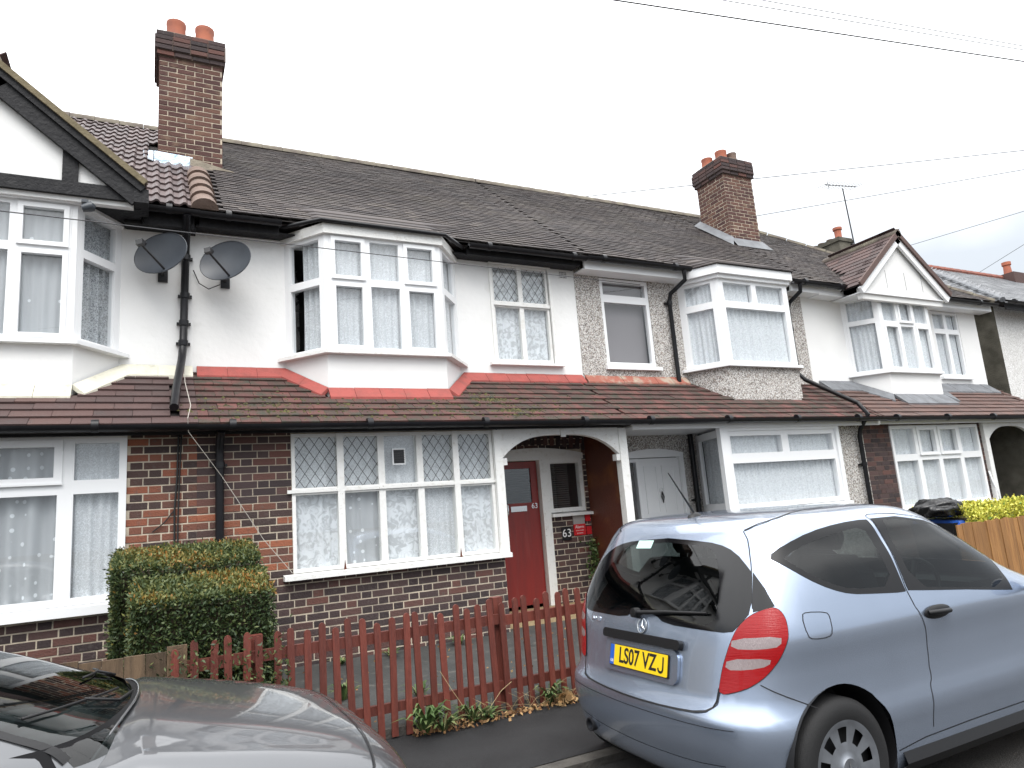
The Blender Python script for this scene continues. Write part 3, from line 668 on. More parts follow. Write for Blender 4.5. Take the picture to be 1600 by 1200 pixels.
# gutter round the bay
P = bay_plan(BAY63); mb = MB(); mb.tube([(P[0][0]-.12, 8.1, 5.19), (P[0][0]-.06, U-.20, 5.185), (P[1][0]-.05, P[1][1]-.09, 5.18), (P[2][0]+.05, P[2][1]-.09, 5.165), (P[3][0]+.05, U-.22, 5.175), (P[3][0]+.1, 8.08, 5.19)], .026, 8); mb.build('bay_gutter', 'black_plastic', h63, True, 50)
pent_roof(h63, .40, 5.58, .19, .165, 'tile_red', BAY63, 21)
def flashing(house, pts, wdt, mat, name='flashing', lift=.03):
    """pts (x,y) on the canopy slope along the wall line; band lies on the tiles and turns up the wall"""
    mb = MB(); zs = lambda y: PZ0+(y-PY0)*math.tan(PANG)
    for i in range(len(pts)-1):
        a, b = Vector(pts[i]), Vector(pts[i+1]); d = (b-a).normalized(); nrm = Vector((d.y, -d.x)) 
        k = max(1, int((b-a).length/.28))
        for j in range(k):
            p, q = a.lerp(b, j/k), a.lerp(b, (j+1)/k-.003); p2, q2 = p+nrm*wdt, q+nrm*wdt; li = lift+R.uniform(0, .006)
            A = [(p.x, p.y, zs(p.y)+li+.05), (q.x, q.y, zs(q.y)+li+.05), (q2.x, q2.y, zs(q2.y)+li), (p2.x, p2.y, zs(p2.y)+li)]
            mb.add(A+[(x, y, z-.05) for x, y, z in A], [(0, 3, 2, 1), (3, 7, 6, 2), (2, 6, 5, 1), (0, 4, 7, 3)])
    return mb.build(name, mat, house)
flashing(h63, [(.44, U-.01), (BAY63[0]-.02, U-.01), (BAY63[1]-.01, 7.89), (BAY63[2]+.01, 7.89), (BAY63[3]+.03, U-.01), (5.56, U-.01)], .12, 'flash_red')
main_roof(h63, .62, 5.58, 31)
def moss(house, spots, seed):
    Rm = random.Random(seed); mb = MB(); tn = math.tan(PANG)
    for cx, cy, n, sp in spots:
        for _ in range(n):
            X, Y = cx+Rm.gauss(0, sp), cy+Rm.gauss(0, sp*.45)
            if Y < PY0+.02 or Y > U-.06 or in_bay(X, Y, BAY63, .05): continue
            c = int((Y-PY0)/math.cos(PANG)*1.0/.165*math.cos(PANG)) if False else 0
            z = PZ0+(Y-PY0)*tn+.012; r = Rm.uniform(.008, .022); k = 6
            mb.add([(X+r*math.cos(2*math.pi*i/k), Y+r*.8*math.sin(2*math.pi*i/k), z+.8*r*tn*math.sin(2*math.pi*i/k)) for i in range(k)]+[(X, Y, z+r*.8)], [(i, (i+1) % k, k) for i in range(k)], Rm.random())
    return stuff(mb.build('moss', 'moss', house))
M('moss', rough=.95, ramp=[(0, (.03, .03, .012)), (.6, (.065, .06, .02)), (1, (.10, .095, .03))], attr=True)
moss(h63, [(3.75, 7.75, 170, .16), (3.95, 7.45, 150, .14), (1.2, 7.6, 110, .3), (.7, 7.5, 90, .25), (2.4, 7.55, 130, .45), (4.6, 7.5, 90, .4), (1.6, 7.35, 90, .4), (3.2, 7.45, 100, .3)], 77)
# fascia, gutters
boxes('fascia', 'timber_black', h63, [(.45, 1.32, 8.16, 8.20, 5.08, 5.21), (3.75, 5.56, 8.16, 8.20, 5.09, 5.21), (.42, 5.56, 8.2, U, 5.10, 5.12)])
gutter(h63, .45, 1.33, 8.06, 5.20); gutter(h63, 3.74, 5.60, 8.06, 5.19)
boxes('canopy_fascia', 'timber_black', h63, [(.42, 5.40, 7.36, 7.40, 2.60, 2.69)])
gutter(h63, .40, 5.46, 7.21, 2.665)
# door
dr = MB(); dr.box(3.92, 4.70, U+.05, U+.09, .42, 1.74); dr.box(3.92, 4.70, U+.05, U+.09, 2.20, 2.29); dr.box(3.92, 4.03, U+.05, U+.09, 1.74, 2.20); dr.box(4.60, 4.70, U+.05, U+.09, 1.74, 2.20)
door = dr.build('door', 'door_red', h63); door['label'] = 'flat red front door with a reeded upper pane'
mb = MB(); mb.box(4.03, 4.60, U+.065, U+.072, 1.74, 2.20); mb.build('pane', 'glass_obscure', door)
mb = MB()
for i in range(14): mb.box(4.035, 4.595, U+.075, U+.079, 1.75+i*.032, 1.766+i*.032)
mb.build('blind_slats', 'interior', door)
mb = MB(); mb.box(4.26, 4.50, U+.036, U+.05, 1.63, 1.70); lb = mb.build('letterbox', 'chrome', door); 
mb = MB(); mb.tube([(4.205, U+.03, 1.60), (4.205, U+.02, 1.66), (4.205, U+.03, 1.72)], .020, 8); mb.tube([(4.205, U+.05, 1.58), (4.205, U+.015, 1.60), (4.205, U+.015, 1.72), (4.205, U+.05, 1.74)], .010, 8); mb.build('knocker', 'chrome', door, True, 50)
TT = lambda x, y, z: Matrix.Translation((x, y, z)) @ Matrix.Rotation(rad(90), 4, 'X')
text('door_number', '63', .10, 'chrome', TT(4.625, U+.046, 1.69), door)
fr = MB(); fr.box(4.71, 4.83, U-.03, U+.08, .33, 2.34); fr.box(3.86, 3.915, U-.02, U+.08, .33, 2.34)
N = 14
for i in range(N):
    xa, xb = 3.86+(5.42-3.86)*i/N, 3.86+(5.42-3.86)*(i+1)/N; za, zb = [2.38+.085*(1-((x-4.64)/.78)**2) for x in (xa, xb)]
    fr.prism([(xa, 2.30), (xb, 2.30), (xb, zb), (xa, za)], U-.028, U+.08)
fr.build('door_frame', 'timber_white', h63)
ws = window(h63, 'window', Vector((4.83, U-.012, 0)), (1, 0, 0), (0, -1, 0), [(.0, .57, 1.58, 2.30, 'f')], 'timber_white', t=.055, depth=.09, sill=(-.0, .66, 1.52, .07, .045))
mb = MB()
for i in range(20): mb.box(4.89, 5.22, U+.10, U+.104, 1.65+i*.03, 1.668+i*.03)
mb.build('blind_slats', 'interior', ws)
step = MB(); step.box(3.70, 5.47, 7.62, U, .20, .385); step.build('doorstep', 'step', h63)
# chimney on the 61/63 party wall
def chimney(house, x0, x1, y0, y1, zb, zt, front, side, seed, courses_cap=5, mat='brick_chimney', pots=(), holes=None):
    mb = MB(); mb.box(x0, x1, y0, y1, zb, zt); st = mb.build('chimney_stack', 'mortar' if not holes else holes, house)
    nn = int((zt-zb)/.075); z0 = zt-nn*.075
    lay_bricks((x0, y0, 0), (1, 0, 0), (0, -1, 0), x1-x0, z0, zt, [], st, mat, bond='stretcher', seed=seed)
    lay_bricks((x0, y1, 0), (0, -1, 0), (-1, 0, 0), y1-y0, z0, zt, [], st, mat, bond='stretcher', limit=240, seed=seed+1)
    lay_bricks((x1, y0, 0), (0, 1, 0), (1, 0, 0), y1-y0, z0, zt, [], st, mat, bond='stretcher', limit=240, seed=seed+2)
    for j, ov in enumerate((.035, .06, .06, .06, .045)):
        z = zt+.075*j
        c = MB(); c.box(x0-ov+.01, x1+ov-.01, y0-ov+.01, y1+ov-.01, z, z+.075); cc = c.build('corbel_course', 'mortar_dark', house)
        lay_bricks((x0-ov, y0-ov, 0), (1, 0, 0), (0, -1, 0), x1-x0+2*ov, z, z+.075, [], cc, 'brick_dark', bond='stretcher', seed=seed+j+3)
        lay_bricks((x0-ov, y1+ov, 0), (0, -1, 0), (-1, 0, 0), y1-y0+2*ov, z, z+.075, [], cc, 'brick_dark', bond='stretcher', seed=seed+j+13)
    c = MB(); c.box(x0+.02, x1-.02, y0+.02, y1-.02, zt+.37, zt+.42); c.build('chimney_cap', 'cement', house)
    for px_, py_, r, h, mt in pots:
        p = MB(); T = Matrix.Translation((px_, py_, zt+.40)); p.lathe([(r*1.05, 0), (r, .03), (r*.97, h*.8), (r*1.02, h*.86), (r*1.02, h), (r*.86, h), (r*.84, h*.3)], T, 20); p.build('chimney_pot', mt, house, True, 35)
    return st
CH = (.03, .83, 9.80, 10.56)
chimney(h63, *CH, 6.35, 8.24, None, None, 40, pots=((.24, 10.1, .13, .36, 'terracotta'), (.62, 10.1, .13, .36, 'terracotta')))
mb = MB(); mb.prism([(.42, 6.56), (.99, 6.46), (.98, 6.60), (.42, 6.72)], 9.72, 9.79); mb.build('cement_fillet', 'cement', h63)
mb = MB(); mb.add([(-.02, 9.77, 6.60), (.45, 9.77, 6.60), (.45, 9.55, 6.46), (-.06, 9.55, 6.46), (-.02, 9.775, 6.78), (.45, 9.775, 6.76)], [(0, 1, 2, 3), (4, 5, 1, 0)]); mb.add([(-.03, 9.72, 6.6), (-.03, 10.2, 7.0), (-.16, 10.2, 7.0), (-.14, 9.7, 6.62)], [(0, 1, 2, 3)]); mb.build('foil_flashing', 'foil', h63)
# half-round verge tile row between the two roofs
mb = MB(); k = 4
for i in range(5):
    d0, d1 = -.06+i*.36, -.06+(i+1)*.36; A = slope_T(.50, EY+math.cos(RANG)*d0, EZ+math.sin(RANG)*d0, RANG); B = slope_T(.50, EY+math.cos(RANG)*d1, EZ+math.sin(RANG)*d1, RANG)
    pr = [(.145*math.cos(a), .125*math.sin(a)) for a in [math.pi*j/10 for j in range(11)]]
    mb.add([A @ Vector((x, 0, z+.02)) for x, z in pr]+[B @ Vector((x*.9, 0, z*.9)) for x, z in pr], [(j, j+1, 12+j, 11+j) for j in range(10)]+[tuple(range(11))])
mb.build('party_ridge', 'terracotta_old', h63, True, 40)
mb = MB(); downpipe(h63, [(.32, 8.05, 5.16), (.32, 8.14, 5.05), (.32, 8.33, 4.9), (.30, 8.34, 3.72), (.28, 8.2, 3.52), (.22, 7.70, 3.12), (.19, 7.35, 2.86)], .042, collars=[(.32, 8.33, 4.75), (.315, 8.33, 4.3), (.305, 8.335, 3.98), (.30, 8.335, 3.75)])
downpipe(h63, [(.60, 7.25, 2.62), (.60, 7.42, 2.52), (.60, 7.44, 2.4), (.60, 7.44, .36)], .04, collars=[(.60, 7.44, 2.3), (.60, 7.44, 1.4)])
mb = MB(); mb.tube([(.235, 7.48, 2.62), (.225, 7.475, 2.2), (.205, 7.475, 1.9), (.215, 7.475, .4)], .010, 5); mb.tube([(.26, 7.48, 2.62), (.245, 7.475, 2.2), (.235, 7.47, 1.8), (.235, 7.47, .4)], .008, 5); mb.tube([(.21, 7.48, 1.9), (.12, 7.478, 1.78), (.02, 7.48, 1.70)], .006, 5); tag(mb.build('cable_bundle', 'cable_black', None), 'black cables running down the brickwork left of the drainpipe', 'cable')
mb = MB(); mb.tube([(.31, 8.30, 3.5), (.30, 7.8, 3.2), (.33, 7.24, 2.86), (.30, 7.14, 2.72), (.31, 7.2, 2.60), (.62, 7.395, 2.18), (1.0, 7.43, 1.55), (1.27, 7.44, 1.20)], .0034, 5); tag(mb.build('cable', 'cable_white', None), 'thin white cable slung diagonally across the brick wall', 'cable')

# ---- No. 61 (left house)
h61 = thing('terraced_house', 'leftmost house with black timbered gable and white plastic windows', 'house', (-2.2, 8.4, .2))
BAY61 = (-2.62, -2.20, -.70, -.32, 7.90)
shell(h61, -4.8, .40)
mb = MB(); wall_face(mb, -4.8, .40, 2.9, 5.25, U, [(-2.6, -.36, 3.5, 5.1)]); mb.build('upper_wall', 'render', h61)
mb = MB(); wall_face(mb, -4.8, .40, .15, 2.66, G, [(-2.6, -.20, 1.10, 2.62)]); g61 = mb.build('front_wall', 'mortar', h61)
lay_bricks((-2.6, G, 0), (1, 0, 0), (0, -1, 0), 3.0, .26, 2.66, [(-.1, 2.4, 1.05, 2.7)], g61, 'brick', dark_below=1.05, limit=300, seed=3)
o = Vector((-2.6, G-.03, 0)); xs = [0, .62, 1.30, 1.92, 2.40]
wn = window(h61, 'window', o, (1, 0, 0), (0, -1, 0), [(xs[0], xs[1], 1.12, 2.15, 'f'), (xs[1], xs[2], 1.12, 2.15, 'f'), (xs[2], xs[3], 1.12, 2.15, 'f'), (xs[3], xs[4], 1.12, 2.15, 'f'), (xs[0], xs[1], 2.15, 2.61, 'f'), (xs[1], xs[2], 2.15, 2.61, 'f'), (xs[2], xs[3], 2.15, 2.61, 'o'), (xs[3], xs[4], 2.15, 2.61, 'f')], 'upvc', t=.062, depth=.10, sill=(-.06, 2.44, 1.03, .07, .085))
mb = MB(); mb.box(-1.22, -.78, G-.052, G-.046, 2.54, 2.575); mb.build('trickle_vent', 'upvc', wn)
curtain('flower-dotted lace net in the middle of the leftmost ground floor window', o, (1, 0, 0), (0, -1, 0), .05, 1.90, 1.14, 2.6, mat='lace', folds=11, amp=.032, back=.11, seed=21)
curtain('draped lace net at the right edge of the leftmost ground floor window', o, (1, 0, 0), (0, -1, 0), 1.95, 2.38, 1.14, 2.6, mat='lace_fine', folds=5, amp=.022, back=.095, seed=22)
bay_body(h61, BAY61, 2.75, 5.1, 'render', 'upvc', 3.62, 5.05, 5.10)
sp = [(0, .33, 0, .66, 'o'), (.33, .66, 0, .66, 'f'), (.66, 1, 0, .66, 'o'), (0, .33, .66, 1, 'o'), (.33, .66, .66, 1, 'f'), (.66, 1, .66, 1, 'o')]
bay_windows(h61, BAY61, 3.62, 5.05, [F2(.66), sp, F2(.66)], 'upvc', ['unused', 'pale lace net with round motifs behind the front of the leftmost bay', 'hanging net behind the dark right side of the leftmost bay'],
            [None, dict(mat='lace', folds=15, amp=.012, seed=23), dict(mat='net_dark', folds=5, amp=.028, seed=24)], sillproj=.08)
pent_roof(h61, -4.8, .40, .32, .165, 'tile_brown', BAY61, 22, jit=.006)
flashing(h61, [(-4.8, U-.01), (BAY61[0]-.02, U-.01), (BAY61[1]-.01, 7.89), (BAY61[2]+.01, 7.89), (BAY61[3]+.03, U-.01), (.40, U-.01)], .14, 'flash_cream')
# roll-tiled main roof
bk = MB(); bk.quad((-4.8, EY, EZ-.03), (.46, EY, EZ-.03), (.46, RY, RZ-.03), (-4.8, RY, RZ-.03)); bk.quad((-4.8, RY, RZ-.03), (.6, RY, RZ-.03), (.6, 2*RY-EY, EZ), (-4.8, 2*RY-EY, EZ)); bk.quad((-4.8, EY+.02, EZ-.06), (.6, EY+.02, EZ-.06), (.6, 15, EZ-.06), (-4.8, 15, EZ-.06)); rf = bk.build('roof', 'roof_under', h61)
me = tile_mesh(.28, .30, .02, 'tile_roll', rolls=2)
for c in range(15):
    d = c*.30; x = .33
    while x > -4.7:
        py = EY+math.cos(RANG)*d
        inside_ch = CH[0]-.15 < x < CH[1] and CH[2]-.2 < py < CH[3]
        if not inside_ch and x < .40:
            t = bpy.data.objects.new('tile', me); COL.objects.link(t); t.parent = rf; t.matrix_local = slope_T(x, py, EZ+math.sin(RANG)*d+.008, RANG) @ Matrix.Rotation(-.05+R.uniform(-.01, .01), 4, 'X') @ Matrix.Rotation(R.uniform(-.006, .006), 4, 'Z')
        x -= .28
rg = MB(); x = -4.8
while x < .6:
    pr = [(.115*math.cos(a), .115*math.sin(a)) for a in [math.pi*i/8 for i in range(9)]]; rg.add([(xx, RY+a, RZ-.05+b*s_) for xx, s_ in ((x, 1), (x+.325, 1.06)) for a, b in pr], [(i, i+1, 10+i, 9+i) for i in range(8)]); x += .33
rg.build('ridge_tiles', 'ridge_tile', rf, True, 40)
# timbered gable
ax, az, hw, ez = -1.45, 6.36, 1.30, 5.28; gy = 7.78; sl_ = (az-ez)/hw
def gable(house, ax, az, hw, ez, gy, wallmat, yb):
    mb = MB(); mb.prism([(ax-hw+.05, ez-.22), (ax+hw-.05, ez-.22), (ax+hw-.05, ez-.02), (ax, az-.06), (ax-hw+.05, ez-.02)], gy+.04, gy+.12); g = mb.build('gable_wall', wallmat, house); return g
gable(h61, ax, az, hw, ez, gy, 'render_clean', 0)
def slopebar(mb, x0, z0, x1, z1, wd, y0, y1):
    d = Vector((x1-x0, z1-z0)).normalized(); n = Vector((-d.y, d.x))*wd
    mb.prism([(x0, z0), (x1, z1), (x1+n.x, z1+n.y), (x0+n.x, z0+n.y)] if d.x > 0 else [(x1, z1), (x0, z0), (x0+n.x, z0+n.y), (x1+n.x, z1+n.y)], y0, y1)
mb = MB(); slopebar(mb, ax, az-.02, ax+hw+.06, ez-.07, -.19, gy-.04, gy+.01); mb.build('bargeboard', 'timber_black', h61)
mb = MB(); slopebar(mb, ax, az+.03, ax+hw+.06, ez-.02, -.07, gy-.07, gy-.04); mb.build('bargeboard', 'timber_black', h61)
mb = MB(); slopebar(mb, ax-hw-.06, ez-.07, ax, az-.02, -.19, gy-.04, gy+.01); mb.build('bargeboard', 'timber_black', h61)
mb = MB(); slopebar(mb, ax, az+.10, ax+hw+.08, ez+.04, -.06, gy-.10, gy+.0); slopebar(mb, ax-hw-.08, ez+.04, ax, az+.10, -.06, gy-.10, gy); mb.build('verge_strip', 'mossy_wood', h61)
mb = MB(); mb.box(ax-hw, ax+hw-.02, gy-.005, gy+.05, 5.11, 5.25); mb.build('tie_beam', 'timber_black', h61)
mb = MB(); mb.box(-.84, -.70, gy+.008, gy+.05, 5.25, 5.72); mb.build('timber_post', 'timber_black', h61)
mb = MB(); mb.box(-2.2, -2.06, gy+.008, gy+.05, 5.25, 5.72); mb.build('timber_post', 'timber_black', h61)
mb = MB(); mb.box(ax-hw, ax+hw+.02, gy+.13, U, 5.085, 5.11); mb.build('gable_soffit', 'timber_black', h61)
# gable roof slopes (right one is seen)
def gable_roof(house, ax, az, hw, ez, gy, mat, tw, gauge, seed, rolls=0):
    Rt = random.Random(seed); ang = math.atan2(az-ez, hw); L = math.hypot(az-ez, hw)+.08; ym = EY+(az+.05-EZ)/math.tan(RANG)
    bk = MB(); z = .05
    for s in (1, -1): bk.add([(ax, gy-.05, az+z), (ax+s*(hw+.06), gy-.05, ez+z-.06), (ax+s*(hw+.06), EY+.05, ez+z-.06), (ax, ym, az+z)], [(0, 1, 2, 3)])
    rf = bk.build('gable_roof', 'roof_under', house); me = tile_mesh(tw, gauge, .016, mat)
    for s in (1, -1):
        n = int(L/gauge)
        for c in range(n+1):
            d = L-c*gauge   # from ridge
            zz = az+.06-math.sin(ang)*d; xx = ax+s*math.cos(ang)*d; yend = EY+max(0, (zz-EZ))/math.tan(RANG)
            y = gy-.08+tw/2-(tw/2 if c % 2 else 0)
            while y < yend+.05:
                t = bpy.data.objects.new('tile', me); COL.objects.link(t); t.parent = rf
                t.matrix_local = Matrix.Translation((xx, max(y, gy-.08+tw*.5), zz)) @ Matrix.Rotation(rad(90)*s, 4, 'Z') @ Matrix.Rotation(ang-.03, 4, 'X'); y += tw
    rg = MB(); rg.tube([(ax, gy-.09, az+.03), (ax, ym, az+.03)], .085, 10); rg.build('ridge_tiles', 'ridge_tile' if mat != 'tile_concrete' else 'tile_concrete', rf, True, 40)
gable_roof(h61, ax, az, hw, ez, gy, 'tile_brown', .30, .17, 9)
boxes('fascia', 'timber_black', h61, [(-.12, .40, 8.16, 8.20, 5.04, 5.21), (-.3, .42, 8.2, U, 5.05, 5.075)]); gutter(h61, -.16, .45, 8.06, 5.205)
mb = MB(); mb.box(-.20, -.06, gy-.05, 8.1, 5.09, 5.24); mb.build('gable_bracket', 'timber_black', h61)
boxes('canopy_fascia', 'timber_black', h61, [(-4.8, .42, 7.36, 7.40, 2.60, 2.69)]); gutter(h61, -4.8, .40, 7.21, 2.67)
mb = MB(); mb.box(-.66, -.60, 7.72, 7.84, 5.02, 5.05); mb.lathe([(0, -.1), (.035, -.1), (.05, -.03), (.05, 0), (0, .03)], Matrix.Translation((-.56, 7.74, 4.99)) @ Matrix.Rotation(rad(70), 4, 'Y'), 12); tag(mb.build('security_light', 'grey_metal', None, True, 40), 'small grey floodlight under the beam of the timbered gable', 'light')

# ---- No. 65 (grey pebble-dashed)
h65 = thing('terraced_house', 'grey pebble-dashed house with white panelled door and plain bay', 'house', (8.0, 8.4, .2))
BAY65 = (7.54, 7.88, 9.42, 9.80, 7.84); shell(h65, 5.58, 10.50)
mb = MB(); wall_face(mb, 5.58, 10.40, 2.9, 5.25, U-.004, [(7.62, 9.76, 3.5, 5.1), (6.03, 6.95, 3.64, 5.05)]); mb.build('upper_wall', 'pebbledash', h65)
mb = MB(); wall_face(mb, 5.56, 7.60, .2, 2.66, U, [(6.16, 7.21, .3, 2.30)], .1); wall_face(mb, 9.52, 10.25, .15, 2.66, G); wall_face(mb, 7.14, 9.52, .15, 1.40, 7.40); mb.quad((9.52, 7.4, .15), (9.52, G, .15), (9.52, G, 2.66), (9.52, 7.4, 2.66)); mb.quad((7.52, U, .15), (7.14, 7.4, .15), (7.14, 7.4, 1.42), (7.52, U, 1.42)); mb.build('front_wall', 'pebbledash', h65)
boxes('canopy_fascia', 'upvc', h65, [(5.60, 9.56, 7.34, U-.01, 2.60, 2.625), (5.56, 10.48, 7.335, 7.37, 2.56, 2.69)])
BG65 = (7.52, 7.14, 9.52, 9.53, 7.40)
o = Vector((7.14, 7.40, 0)); wb_ = window(h65, 'window', o, (1, 0, 0), (0, -1, 0), [(.07, 1.22, 2.13, 2.52, 'f'), (1.22, 2.32, 2.13, 2.52, 'f'), (.07, 2.32, 1.42, 2.13, 'f')], 'upvc', t=.07, depth=.08, sill=(-.06, 2.44, 1.34, .06, .07))
boxes('corner_post', 'upvc', wb_, [(7.07, 7.21, 7.36, 7.44, 1.40, 2.56), (9.455, 9.53, 7.37, 7.45, 1.40, 2.56), (7.21, 9.455, 7.375, 7.45, 2.52, 2.56)])
curtain('pleated net curtain in the wide ground floor window above the blue car roof', o, (1, 0, 0), (0, -1, 0), .1, 2.28, 1.44, 2.5, mat='net_plain', folds=34, amp=.016, back=.095, seed=31)
a = Vector((7.50, U-.02, 0)); d = Vector((7.16-7.50, 7.42-U, 0)); Ls = d.length; d.normalize(); nn_ = Vector((d.y, -d.x, 0))
window(h65, 'window', a, d, nn_, [(.04, Ls-.10, 1.42, 2.56, 'f')], 'upvc', t=.10, depth=.06)
curtain('net in the narrow slanting side window beside the white panelled door', a, d, nn_, .1, Ls-.15, 1.44, 2.5, mat='net_plain', folds=12, amp=.012, seed=35)
o = Vector((6.03, U+.012, 0)); window(h65, 'window', o, (1, 0, 0), (0, -1, 0), [(0, .92, 4.72, 5.04, 'f'), (0, .92, 3.66, 4.72, 'f')], 'upvc', t=.06, sill=(-.04, .99, 3.60, .07, .06))
mb = MB(); mb.quad((6.06, U+.16, 3.68), (6.92, U+.16, 3.68), (6.92, U+.16, 5.02), (6.06, U+.16, 5.02)); tag(mb.build('roller_blind', 'blind', None), 'plain grey blind drawn down in the narrow pebble-dashed upstairs window', 'blind')
bay_body(h65, BAY65, 2.75, 5.1, 'pebbledash', 'upvc', 3.62, 5.00, 5.17)
bay_windows(h65, BAY65, 3.62, 5.00, [F2(.70), [(0, .5, .70, 1, 'f'), (.5, 1, .70, 1, 'f'), (0, 1, 0, .70, 'f')], F2(.70)], 'upvc', ['net in the left side of the pebble-dashed house bay', 'cloudy pattern net across the front of the pebble-dashed bay', 'unused'],
            [dict(mat='net_plain', folds=6, seed=32), dict(mat='net_plain', folds=16, amp=.02, seed=33), None], t=.055, post=.06)
mb = MB(); Pq = bay_plan(BAY65); prism_plan(mb, [(Pq[0][0]-.12, U), (Pq[1][0]-.05, Pq[1][1]-.10), (Pq[2][0]+.05, Pq[2][1]-.10), (Pq[3][0]+.12, U)], 5.06, 5.20); mb.build('bay_fascia', 'upvc', h65)
bay_roof(h65, BAY65, 5.21, over=.13)
pent_roof(h65, 5.58, 10.46, .19, .165, 'tile_red', BAY65, 23)
flashing(h65, [(5.60, U-.01), (BAY65[0]-.04, U-.01)], .10, 'flash_worn')
main_roof(h65, 5.58, 10.46, 32)
boxes('fascia', 'upvc', h65, [(5.62, 7.50, 8.14, 8.18, 5.05, 5.20), (5.6, 7.5, 8.18, U, 5.05, 5.07), (9.9, 10.6, 8.14, 8.18, 5.05, 5.20), (9.9, 10.6, 8.18, U, 5.05, 5.07)])
gutter(h65, 5.60, 7.55, 8.04, 5.20); gutter(h65, 9.85, 10.75, 8.04, 5.20); gutter(h65, 5.46, 10.46, 7.20, 2.665)
downpipe(h65, [(7.42, 8.04, 5.15), (7.42, 8.05, 5.0), (7.30, 8.28, 4.84), (7.30, 8.33, 4.72), (7.30, 8.33, 3.42)], .035, collars=[(7.30, 8.33, 4.70)])
downpipe(h65, [(10.02, 8.04, 5.15), (10.02, 8.06, 5.02), (9.97, 8.28, 4.88), (9.97, 8.33, 4.78), (9.97, 8.33, 3.62), (9.99, 8.22, 3.48), (10.06, 7.35, 2.92), (10.08, 7.22, 2.72), (10.08, 7.40, 2.50), (10.08, 7.43, 2.4), (10.08, 7.43, .3)], .036, collars=[(9.97, 8.33, 4.4), (9.97, 8.33, 3.75), (10.08, 7.43, 1.95)])
downpipe(h65, [(7.38, 8.33, 2.6), (7.38, 8.33, .4)], .04, collars=[(7.38, 8.33, 1.6)])
mb = MB(); mb.box(6.40, 7.17, U+.03, U+.07, .40, 2.26); d65 = mb.build('door', 'door_white', h65); d65['label'] = 'white panelled door with black knocker'
mb = MB()
for (a_, b_, c_, e_) in ((6.50, 6.74, 1.45, 2.15), (6.83, 7.07, 1.45, 2.15), (6.50, 6.74, .55, 1.25), (6.83, 7.07, .55, 1.25)):
    for q in ((a_, b_, c_, c_+.02), (a_, b_, e_-.02, e_), (a_, a_+.02, c_+.02, e_-.02), (b_-.02, b_, c_+.02, e_-.02)): mb.box(q[0], q[1], U+.02, U+.03, q[2], q[3])
mb.build('door_panel', 'door_white', d65)
mb = MB(); mb.lathe([(.0, -.02), (.03, -.02), (.034, 0)], Matrix.Translation((6.785, U+.025, 1.78)) @ Matrix.Rotation(rad(90), 4, 'X'), 12); mb.tube([(6.785, U+.01, 1.76), (6.765, U+.005, 1.68), (6.785, U+.005, 1.60), (6.805, U+.005, 1.68), (6.785, U+.01, 1.76)], .010, 6); mb.build('knocker', 'dark_metal', d65, True, 50)
window(h65, 'window', Vector((6.16, U, 0)), (1, 0, 0), (0, -1, 0), [(0, .24, 1.3, 2.26, 'f')], 'upvc', t=.05, depth=.07, sill=(-.02, .26, 1.24, .03, .05))
mb = MB(); mb.box(6.16, 6.40, U+.0, U+.07, .4, 1.24); mb.box(6.10, 6.16, U-.02, U+.07, .35, 2.32); mb.box(7.175, 7.24, U-.02, U+.07, .35, 2.32); 
for i in range(10):
    xa, xb = 6.10+1.14*i/10, 6.10+1.14*(i+1)/10; za, zb = [2.33+.07*(1-((x-6.67)/.57)**2) for x in (xa, xb)]; mb.prism([(xa, 2.27), (xb, 2.27), (xb, zb), (xa, za)], U-.022, U+.07)
mb.build('door_frame', 'upvc', h65)

# ---- No. 67 (end house with white gable)
h67 = thing('terraced_house', 'end house with small white gable over its bay and dark brick ground floor', 'house', (13.0, 8.4, .2))
BAY67 = (11.45, 11.82, 13.30, 13.70, 7.90); shell(h67, 10.50, 15.75)
mb = MB(); wall_face(mb, 10.40, 15.75, 2.9, 5.25, U, [(11.5, 13.66, 3.5, 5.1), (14.22, 15.12, 3.64, 5.05)]); mb.quad((15.75, U, .2), (15.75, 15, .2), (15.75, 15, 5.25), (15.75, U, 5.25)); mb.build('upper_wall', 'render_clean', h67)
mb = MB(); wall_face(mb, 10.25, 13.55, .15, 2.66, G, [(10.92, 13.40, 1.15, 2.56)]); wall_face(mb, 13.5, 15.75, .2, 2.66, U, [(13.75, 14.9, .3, 2.3)]); g67 = mb.build('front_wall', 'mortar_dark', h67)
fb = MB(); lay_bricks((10.25, G, 0), (1, 0, 0), (0, -1, 0), 3.3, .26, 2.66, [(.66, 3.16, 1.12, 2.7)], g67, 'brick_dark', limit=200, stuff_mb=fb, seed=5); lay_bricks((13.5, U, 0), (1, 0, 0), (0, -1, 0), 2.25, .335, 2.66, [(.25, 1.4, 0, 2.34)], g67, 'brick_dark', limit=0, stuff_mb=fb, seed=6); stuff(fb.build('bricks', 'brick_far', g67))
o = Vector((10.92, G-.02, 0)); xs = [0, .66, 1.24, 1.86, 2.48]
window(h67, 'window', o, (1, 0, 0), (0, -1, 0), [(xs[i], xs[i+1], 2.02, 2.56, 'o' if i in (1, 2) else 'f') for i in range(4)]+[(xs[i], xs[i+1], 1.19, 2.02, 'f') for i in range(4)], 'upvc', t=.055, depth=.09, sill=(-.05, 2.55, 1.12, .08, .07))
curtain('pale net in the four-light window behind the black bin bag', o, (1, 0, 0), (0, -1, 0), .05, 2.44, 1.21, 2.54, mat='net_plain', folds=26, amp=.015, back=.095, seed=41)
bay_body(h67, BAY67, 2.75, 5.1, 'render_clean', 'upvc', 3.62, 5.02, 5.12)
